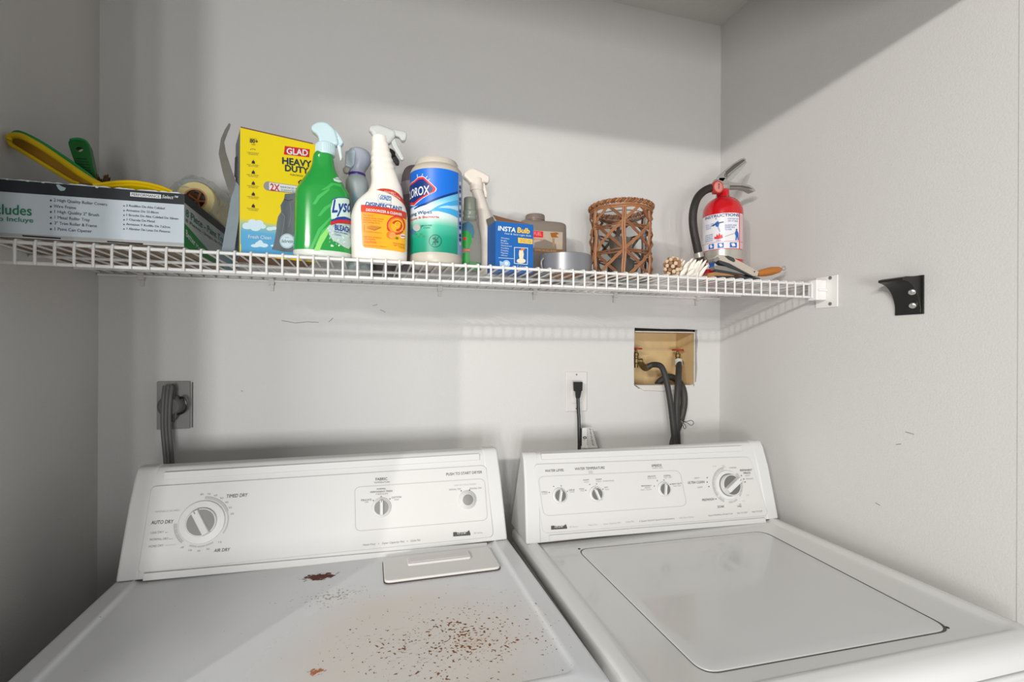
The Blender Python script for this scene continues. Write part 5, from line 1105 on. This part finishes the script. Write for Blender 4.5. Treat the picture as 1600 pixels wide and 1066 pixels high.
# ---- duct tape roll
tx, ty, tr_ = .4355, -.265, .0605
tp_ = thing('duct_tape', 'roll of silver-grey duct tape lying flat on the shelf', 'tape', (tx, ty, ZD))
tm = mat('duct_tape_silver', '#86868a', .34, .35, var=.05, bump=.03, bscale=500)
th_ = .044
M().lathe([(.040, 0), (tr_-.001, 0), (tr_, .001), (tr_, th_-.001), (tr_-.001, th_), (.040, th_)], (tx, ty, ZD), n=64, caps=False).obj('tape_roll', tm, tp_, angle=40)
M().lathe([(.0385, 0), (.040, 0), (.040, th_), (.0385, th_), (.0385, 0)], (tx, ty, ZD), n=48, caps=False).obj('core', mat('core_tan', '#b8865a'), tp_)
tl = M().tube([(tx-tr_*.98, ty-.016, ZD+.006), (tx-tr_*1.08, ty-.02, ZD+.014), (tx-tr_*1.1, ty-.02, ZD+.026), (tx-tr_*1.0, ty-.018, ZD+.034)], .0016, 6, smooth=4); tl.obj('loose_tape_end', mat('tape_curl', '#9a8f8a', .4), tp_)

# ---- rattan lantern
lx, lY, lr = .611, -.205, .0755; lz1 = 1.712
ln = thing('rattan_lantern', 'round woven rattan candle lantern around a clear glass cylinder', 'lantern', (lx, lY, ZD))
rat = mat('rattan', '#9c6a45', .5, var=.25, vscale=60, bump=.3, bscale=300); rat2 = mat('rattan_dark', '#7e4f31', .55, var=.25, vscale=60)
def ringpts(r, z, n=40, wob=0, ph=0): return [(lx+(r+wob*math.sin(7*2*PI*k/n+ph))*math.cos(2*PI*k/n), lY+(r+wob*math.sin(7*2*PI*k/n+ph))*math.sin(2*PI*k/n), z+wob*math.cos(5*2*PI*k/n+ph)) for k in range(n)]
for j in range(3):   # braided rim
    p = []
    for k in range(96):
        a = 2*PI*k/96; q = 22*a+j*2*PI/3; p.append((lx+(lr+.001+.0042*math.cos(q))*math.cos(a), lY+(lr+.001+.0042*math.cos(q))*math.sin(a), lz1-.005+.0042*math.sin(q)))
    M().tube(p, .0027, 6, closed=True).obj('rim_braid', rat if j else rat2, ln)
for z, w_ in ((lz1-.014, .0006), (lz1-.019, .001), (ZD+.004, .0006), (ZD+.010, .001)): M().tube(ringpts(lr, z, wob=w_, ph=z*90), .0027, 6, closed=True).obj('rattan_ring', rat, ln)
for z in (ZD+.064, ZD+.070, ZD+.125, ZD+.131): M().tube(ringpts(lr-.0015, z, wob=.0016, ph=z*200), .0022, 6, closed=True).obj('rattan_ring', rat2, ln)
Hh = lz1-.015-ZD-.006
for k in range(6):
    for s in (1, -1):
        for off in (0, .07):
            pts = []
            for i in range(15):
                t = i/14; a = 2*PI*k/6+s*t*PI*.8+off+(.2 if s > 0 else 0); r = lr+(.0022 if (i+k) % 2 else -.0016)*s; pts.append((lx+r*math.cos(a), lY+r*math.sin(a), ZD+.006+Hh*t))
            M().tube(pts, .0021, 6).obj('rattan_strand', rat if s > 0 else rat2, ln)
for k in range(6):
    for off in (-.035, .035):
        a = 2*PI*k/6+off+.12; pts = [(lx+(lr-.0005+.0018*math.sin(i*1.3+k))*math.cos(a+.02*math.sin(i+k)), lY+(lr-.0005+.0018*math.sin(i*1.3+k))*math.sin(a+.02*math.sin(i+k)), ZD+.006+Hh*i/10) for i in range(11)]
        M().tube(pts, .0027, 6).obj('upright', rat, ln)
glass = mat('clear_glass', '#f4f6f6', .02, trans=1, ior=1.45, var=0)
gzr = lr-.012
M().lathe([(gzr-.003, .004), (gzr-.001, .001), (gzr, .004), (gzr, .165), (gzr-.0015, .167), (gzr-.003, .165), (gzr-.003, .004)], (lx, lY, ZD), n=48, caps=False).lathe([(0, .004), (gzr-.003, .004)], (lx, lY, ZD), n=48, caps=False).obj('glass_cylinder', glass, ln)
M().lathe([(.0, .0045), (.030, .0045), (.034, .010), (.034, .055), (.031, .058), (.012, .057), (0, .056)], (lx, lY, ZD), n=36, caps=False).obj('candle_cup', mat('smoky_cup', '#6d635a', .2, .2, coat=.5), ln)
M().lathe([(.0, .060), (.022, .060), (.026, .072), (.030, .11), (.026, .112), (.0, .1)], (lx, lY, ZD), n=36, caps=False).obj('inner_cup', mat('smoky_cup2', '#8f8378', .2, .3), ln)

# ---- dried flower with pod cluster
fc = thing('dried_flower', 'small dried flower of white petals and a brown seed cluster on the shelf', 'flower', (.765, -.30, ZD))
pc = A(1051, 417, -.30); pdm = mat('seed_brown', '#9a7052', .7, var=.3, vscale=120); pdl = mat('seed_light', '#d3b899', .7, var=.15)
random.seed(11); cl_ = []
for k in range(38):
    a = k*2.39996; q = math.acos(1-1.7*(k+.5)/38)
    d = np.array([math.sin(q)*math.cos(a), -math.cos(q), math.sin(q)*math.sin(a)]); r = .0205
    d = np.array([d[0]*math.cos(.5)-d[1]*math.sin(.5)*-1*0+d[0]*0, d[1], d[2]])
    p = pc+d*r
    M().ball(p, .0054, 8, (1, .8, 1)).obj('seed', pdl if k % 3 else pdm, fc)
M().ball(pc, .0185, 12).obj('seed_core', mat('seed_dark', '#5b3b28', .8), fc)
pet = mat('petal_cream', '#ece4d8', .65, var=.04, bump=.5, bscale=150)
def petal(base, tip, wd, nm='petal'):
    base, tip = np.array(base), np.array(tip); d = tip-base; L = np.linalg.norm(d); sd = np.cross(d/L, (0, 1, 0)); sd /= np.linalg.norm(sd); nn = np.cross(sd, d/L); P = []; 
    for i, (t, w_) in enumerate(((0, .5), (.35, 1), (.7, .85), (.92, .5), (1, .1))):
        for k, (s, h) in enumerate(((-1, 0), (0, .35), (1, 0))): P.append(base+d*t+sd*s*w_*wd/2+nn*(h*wd*.5+L*.12*math.sin(PI*t)))
    f = [(i*3+k, i*3+k+1, (i+1)*3+k+1, (i+1)*3+k) for i in range(4) for k in range(2)]
    o = M().add(P, f).obj(nm, pet, fc, angle=80); s = o.modifiers.new('s', 'SOLIDIFY'); s.thickness = .0016
for k, (bx, by, tx_, ty_, wd, d) in enumerate(((1062, 426, 1062, 405, 6, -.29), (1064, 427, 1070, 406, 7, -.30), (1066, 430, 1077, 408, 8, -.31), (1070, 432, 1083, 403, 9, -.315), (1075, 433, 1088, 405, 9, -.32), (1080, 434, 1093, 407, 9, -.325), (1084, 434, 1098, 405, 8, -.32), (1089, 434, 1104, 406, 8, -.32), (1092, 435, 1107, 413, 7, -.325), (1060, 430, 1056, 405, 6, -.285), (1063, 432, 1074, 418, 8, -.325), (1072, 435, 1086, 420, 8, -.33), (1064, 424, 1066, 404, 6, -.28), (1068, 428, 1080, 406, 7, -.28))):
    petal(A(bx, by, d), A(tx_, ty_, d-.004+.008*(k % 2)), wd*.00135)

# ---- fire extinguisher
ex, ey, er = .9355, -.185, .0525
fe = thing('fire_extinguisher', 'red fire extinguisher with a silver band and black hose near the right corner', 'fire extinguisher', (ex, ey, ZD))
redm = mat('extinguisher_red', '#c4101c', .18, var=.03, coat=.6)
el = Loft(ex, ey, [(ZD, .046, .046), (ZD+.004, .0505, .0505), (ZD+.02, er, er), (ZD+.200, er, er), (ZD+.216, .0510, .0510), (ZD+.230, .0450, .0450), (ZD+.241, .0350, .0350), (ZD+.248, .0240, .0240), (ZD+.252, .019, .019), (ZD+.262, .0165, .0165), (ZD+.275, .0165, .0165)])
el.mesh(n=56).obj('cylinder', redm, fe, angle=60)
pr = Print(el, fe, .0005)
lb = mat('extinguisher_label', '#e3e0e2', .3); v_t = el.inv(1131, 333)[1]; v_b = el.inv(1131, 389)[1]; ub = el.inv(1131, 360)[0]
def uv_(du, v): return (ub+du, v)
kk = (v_t-v_b)/.128
def quad(u0, u1, v0, v1, m, layer=0): pr._emit([(ub+u0, v0), (ub+u1, v0), (ub+u1, v1), (ub+u0, v1)], [(0, 1, 2, 3)], m, 'label_print', layer)
quad(-1.4, 1.15, v_b, v_t, lb); quad(.80, .86, v_b, v_t, redc, 1); quad(-1.3, 1.12, v_b+.026*kk, v_b+.0272*kk, redc, 1); quad(-1.3, 1.12, v_b, v_b+.0012, redc, 1)
quad(-1.4, 1.45, v_b-.026, v_b-.0004, mat('silver_band', '#bdb8ae', .25, .45), 0); quad(.86, 1.4, v_b, v_t-.002, mat('label_pinkish', '#c2a6a4', .35), 0)
bl2 = mat('ext_blue', '#2a62b4', .4)
def utext(t, u0, u1, v, h, m=None, layer=2, **k):
    v = v_t-(v_t-v)*kk; h = h*kk
    vs, fs = glyphs(t, **k); x0, x1 = vs[:, 0].min(), vs[:, 0].max(); pr._emit([(ub+u0+(x-x0)/(x1-x0)*(u1-u0), v+y/CAP*h) for x, y in vs], fs, m or bl2, 'lettering', layer)
utext('INSTRUCTIONS', -1.0, .78, v_t-.0125, .0095, mat('ext_navy', '#2e4f80', .4), bold=.02)
utext('PULL PIN', -.95, -.45, v_t-.036, .004); utext('HOLD UNIT', -.95, -.5, v_t-.043, .004); utext('UPRIGHT', -.95, -.6, v_t-.05, .004)
utext('START BACK 10 FT', .18, .74, v_t-.024, .0048); utext('AIM AT BASE', .18, .7, v_t-.032, .0048)
utext('SQUEEZE LEVER', .05, .62, v_t-.047, .005); utext('SWEEP SIDE', .05, .52, v_t-.0545, .005); utext('TO SIDE', .05, .36, v_t-.062, .005)
for i, t in enumerate(('AIM HOSE', 'AT BASE OF', 'FLAME FROM', 'DISTANCE')): utext(t, -.98, -.52, v_t-.074-i*.0072, .0045)
def upoly(p, m, layer=2): pr._emit([(ub+a, v_t-b*kk) for a, b in p], [tuple(range(len(p)))], m, 'label_print', layer)
upoly([(-.62, .040), (-.3, .032), (-.02, .030), (0, .034), (-.3, .037), (-.5, .043)], mat('ext_navy', '#2e4f80')); upoly([(-.42, .033), (-.28, .026), (-.2, .034), (-.25, .048), (-.36, .046)], bl2); upoly([(-.30, .048), (-.24, .048), (-.14, .066), (-.2, .066)], mat('ext_lilac', '#a6a3cf', .4)); upoly([(-.4, .018), (-.36, .014), (-.34, .020)], blackp)
upoly([(-.45, .089), (-.42, .080), (-.36, .084), (-.32, .073), (-.26, .080), (-.2, .069), (-.14, .080), (-.08, .074), (-.04, .089), (-.24, .092)], redc); utext('FIRE', -.34, -.12, v_t-.099, .0045)
upoly([(.05, .084), (.5, .073), (.5, .0745), (.05, .0855)], mat('ext_olive', '#8a8c4a', .4)); upoly([(.52, .073), (.58, .064), (.68, .064), (.74, .072), (.76, .098), (.70, .098), (.66, .083), (.62, .098), (.56, .098), (.58, .083)], bl2); upoly([(.57, .060), (.64, .056), (.68, .062), (.60, .064)], mat('ext_navy', '#2e4f80'))
for a in (-.72, -.26, .3):
    s_ = .26 if a < .2 else .34; vv = .128
    upoly([(a-.02, vv-.022), (a+s_, vv-.022), (a+s_, vv-.004), (a-.02, vv-.004)], bl2); upoly([(a+.03, vv-.018), (a+s_*.55, vv-.020), (a+s_*.8, vv-.010), (a+.1, vv-.007)], lb, 3)
quad(-1.2, 1.2, v_b-.028-.022, v_b-.028-.0215, redc, 1); quad(-.95, -.05, v_b-.05, v_b-.032, lb, 0); 
upoly([(a_, (v_t-v_b+b_)/kk) for a_, b_ in ((-.75, .034), (-.4, .034), (-.45, .041), (-.4, .048), (-.75, .048), (-.68, .041))], bl2)
pr.done()
met = mat('lever_metal', '#a5a29b', .35, .35, var=.06, bump=.1); dark_m = mat('lever_dark', '#6e6b66', .35, .7)
M().lathe([(.0185, 0), (.0195, .002), (.0195, .012), (.017, .014)], (ex-.001, ey, ZD+.270), n=28).slab([A(x, y, ey-.012) for x, y in ((1120, 286), (1124, 277), (1133, 277), (1139, 283), (1139, 300), (1121, 300))], (0, .024, 0)).obj('valve_body', met, fe, bevel=.002)
gc = A(1122.8, 292, ey-.026)
M().lathe([(.0165, 0), (.0175, .002), (.0175, .010), (.0165, .014)], gc, (0, 1, 0), 28).obj('gauge', mat('gauge_red', '#b23a32', .35), fe)
M().lathe([(.0120, -.0006), (.0135, .0)], gc, (0, 1, 0), 28).obj('gauge_face', mat('gauge_face_pink', '#c9837a', .3), fe)
M().hexa([gc+np.array([a, -.0012+.0005*d, b]) for d in (0, 1) for a, b in ((-.001, -.006), (.001, -.006), (.0015, .006), (-.0005, .006))]).ball(gc+np.array([0, -.0012, .007]), .0018, 8).obj('gauge_needle', mat('gauge_needle', '#7a2019', .4), fe, recalc=True)
def lever(p, y0, t, bev, nm, m): return slabpx(p, ey+y0, t, bev, nm, m, fe)
lever([(1121, 281), (1121, 276.5), (1133, 266), (1147, 255), (1158, 248), (1163, 246.4), (1166, 248.4), (1165.6, 252), (1155, 260), (1142, 271), (1134, 279), (1130, 284)], -.012, .004, .0012, 'carry_lever', met)
lever([(1134, 268), (1147, 257), (1160, 249.4), (1163, 249), (1164, 251), (1153, 259.5), (1140, 270), (1134, 275)], -.0128, .001, 0, 'lever_groove', dark_m)
lever([(1135, 279), (1142, 271), (1155, 260), (1166, 251.5), (1167.5, 254), (1158, 266), (1146, 279), (1139, 284)], -.003, .018, .001, 'carry_lever_back', mat('lever_pale', '#b9bab3', .4, .5))
lever([(1132, 280), (1137, 283), (1150, 285.5), (1165, 287), (1173, 290), (1179, 294.5), (1181, 298.5), (1178, 299.5), (1170, 295.5), (1160, 293.4), (1142, 293.6), (1135, 293)], -.011, .022, .0015, 'squeeze_lever', met)
lever([(1140, 289.5), (1160, 290), (1170, 292), (1176, 295.5), (1169, 294.5), (1158, 292.4), (1140, 292.4)], -.0122, .0015, 0, 'lever_groove', dark_m)
M().lathe([(.003, -.016), (.0042, -.015), (.0042, .012)], A(1129, 276.5, ey), (0, 1, 0), 12).obj('pivot_pin', dark_m, fe)
hm = mat('black_rubber_hose', '#2b2725', .5, bump=.5, bscale=400, var=.25, vscale=300)
M().tube([A(x, y, ey+d) for x, y, d in ((1113, 293.5, -.012), (1106, 295.5, -.016), (1097, 301, -.020), (1089, 311, -.024), (1084, 326, -.026), (1082.5, 342, -.026), (1084, 360, -.026), (1088, 380, -.024), (1091.5, 397, -.020))], .0106, 14, smooth=5).obj('hose', hm, fe)
M().tube([A(1117, 292.6, ey-.012), A(1110, 294, ey-.012)], .0120, 16).obj('hose_fitting', met, fe)
M().tube([A(1091, 395, ey-.02), A(1092.8, 402.5, ey-.02)], .0125, 16).obj('hose_clamp', met, fe)
M().tube([A(1092.5, 402, ey-.02), A(1095, 410, ey-.02), A(1096, 418, ey-.018)], [.0115, .011, .009], 14).obj('nozzle', mat('nozzle_dark', '#3a2a26', .5), fe)
slabpx([(1094, 396), (1102, 395), (1102, 402), (1094, 402)], ey-.03, .012, .001, 'hose_bracket', mat('bracket_brown', '#6e4a38', .5), fe)

# ---- folding tool with wooden handle
to = thing('wood_handled_tool', 'folding metal tool with an oval orange-brown wooden handle and hanging ring', 'tool', A(1165, 430, -.29))
ms = mat('tool_steel', '#c2b8aa', .4, .25, var=.08); ms2 = mat('tool_steel_grey', '#8b8883', .4, .3, var=.08); wood = mat('handle_wood', '#b06a24', .42, var=.12, vscale=50, coat=.3)
ty_ = -.30
slabpx([(1116, 403), (1120, 398.6), (1128, 398), (1145, 402.5), (1160, 410), (1178, 420), (1186, 424.6), (1184, 432), (1177, 431.5), (1160, 422.5), (1140, 411.5), (1124, 406.5), (1118, 409)], ty_, .022, .0012, 'upper_arm', ms, to)
slabpx([(1117, 403.6), (1122, 401), (1125, 405), (1119, 409.6), (1115, 408)], ty_-.002, .024, .001, 'arm_end', ms2, to)
slabpx([(1122, 407.5), (1140, 412.4), (1160, 423.4), (1178, 432.8), (1170, 430.6), (1152, 422.2), (1140, 418), (1126, 412)], ty_+.002, .016, .0006, 'arm_hollow', mat('hollow_dark', '#33383a', .6), to)
slabpx([(1133, 400.2), (1138, 399.5), (1147, 403.2), (1149.5, 408), (1147, 409.6), (1139, 405.6)], ty_-.002, .012, .001, 'dark_pad', mat('pad_charcoal', '#3b3f3e', .5), to)
slabpx([(1116, 416), (1122, 414.6), (1140, 417), (1160, 420.5), (1178, 430), (1182, 433), (1160, 428.5), (1140, 424.5), (1118, 421)], ty_+.006, .018, .001, 'lower_arm', ms2, to)
slabpx([(1118, 421.4), (1140, 424.8), (1150, 427.6), (1156, 429.5), (1150, 430.4), (1140, 428.2), (1118, 425)], ty_+.003, .010, .0006, 'lower_arm_edge', mat('hollow_dark', '#33383a'), to)
slabpx([(1104, 431), (1108, 426.5), (1120, 424.6), (1136, 427), (1148, 430), (1148, 434), (1120, 434), (1104, 435.5)], ty_+.004, .014, .002, 'wooden_bar', mat('bar_wood', '#a8794c', .5, var=.12), to)
slabpx([(1116, 433.5), (1120, 430.8), (1150, 431.4), (1185, 433.6), (1188.6, 435), (1188.6, 439.5), (1150, 440), (1118, 438)], ty_-.004, .028, .0015, 'base_bar', mat('bar_black', '#2c2f33', .5), to)
hp_ = [A(x, y, ty_+.010) for x, y in ((1183, 428), (1187, 427.2), (1196, 425.6), (1206, 423.6), (1216, 421.8), (1221, 420.8))]
M().tube(hp_, [.0068, .0084, .0104, .0108, .0082, .0036], 18, smooth=5).obj('wooden_handle', wood, to)
q = A(1178.8, 424.6, ty_-.0004); M().lathe([(.0018, -.001), (.0018, .001)], q, (0, 1, 0), 10).obj('rivet', mat('hollow_dark', '#33383a'), to)
cR = A(1225, 419.4, ty_+.010)
M().tube([(cR[0]+.0052*math.cos(a), cR[1], cR[2]+.0052*math.sin(a)) for a in np.linspace(0, 2*PI, 17)[:-1]], .0013, 6, closed=True).tube([A(1219, 421.2, ty_+.010), A(1221.4, 420.4, ty_+.010)], .002, 8).obj('hanging_ring', met, to)
# paper slip under the tool
ps = thing('paper_slip', 'thin pale blue paper slip lying on the shelf right of the tool', 'paper', (1.0, -.3, ZD))
M().box(.955, 1.035, -.335, -.265, ZD-.0002, ZD+.0003, .1).obj('sheet', mat('paper_pale_blue', '#cfe0e2', .6), ps, smooth=False)
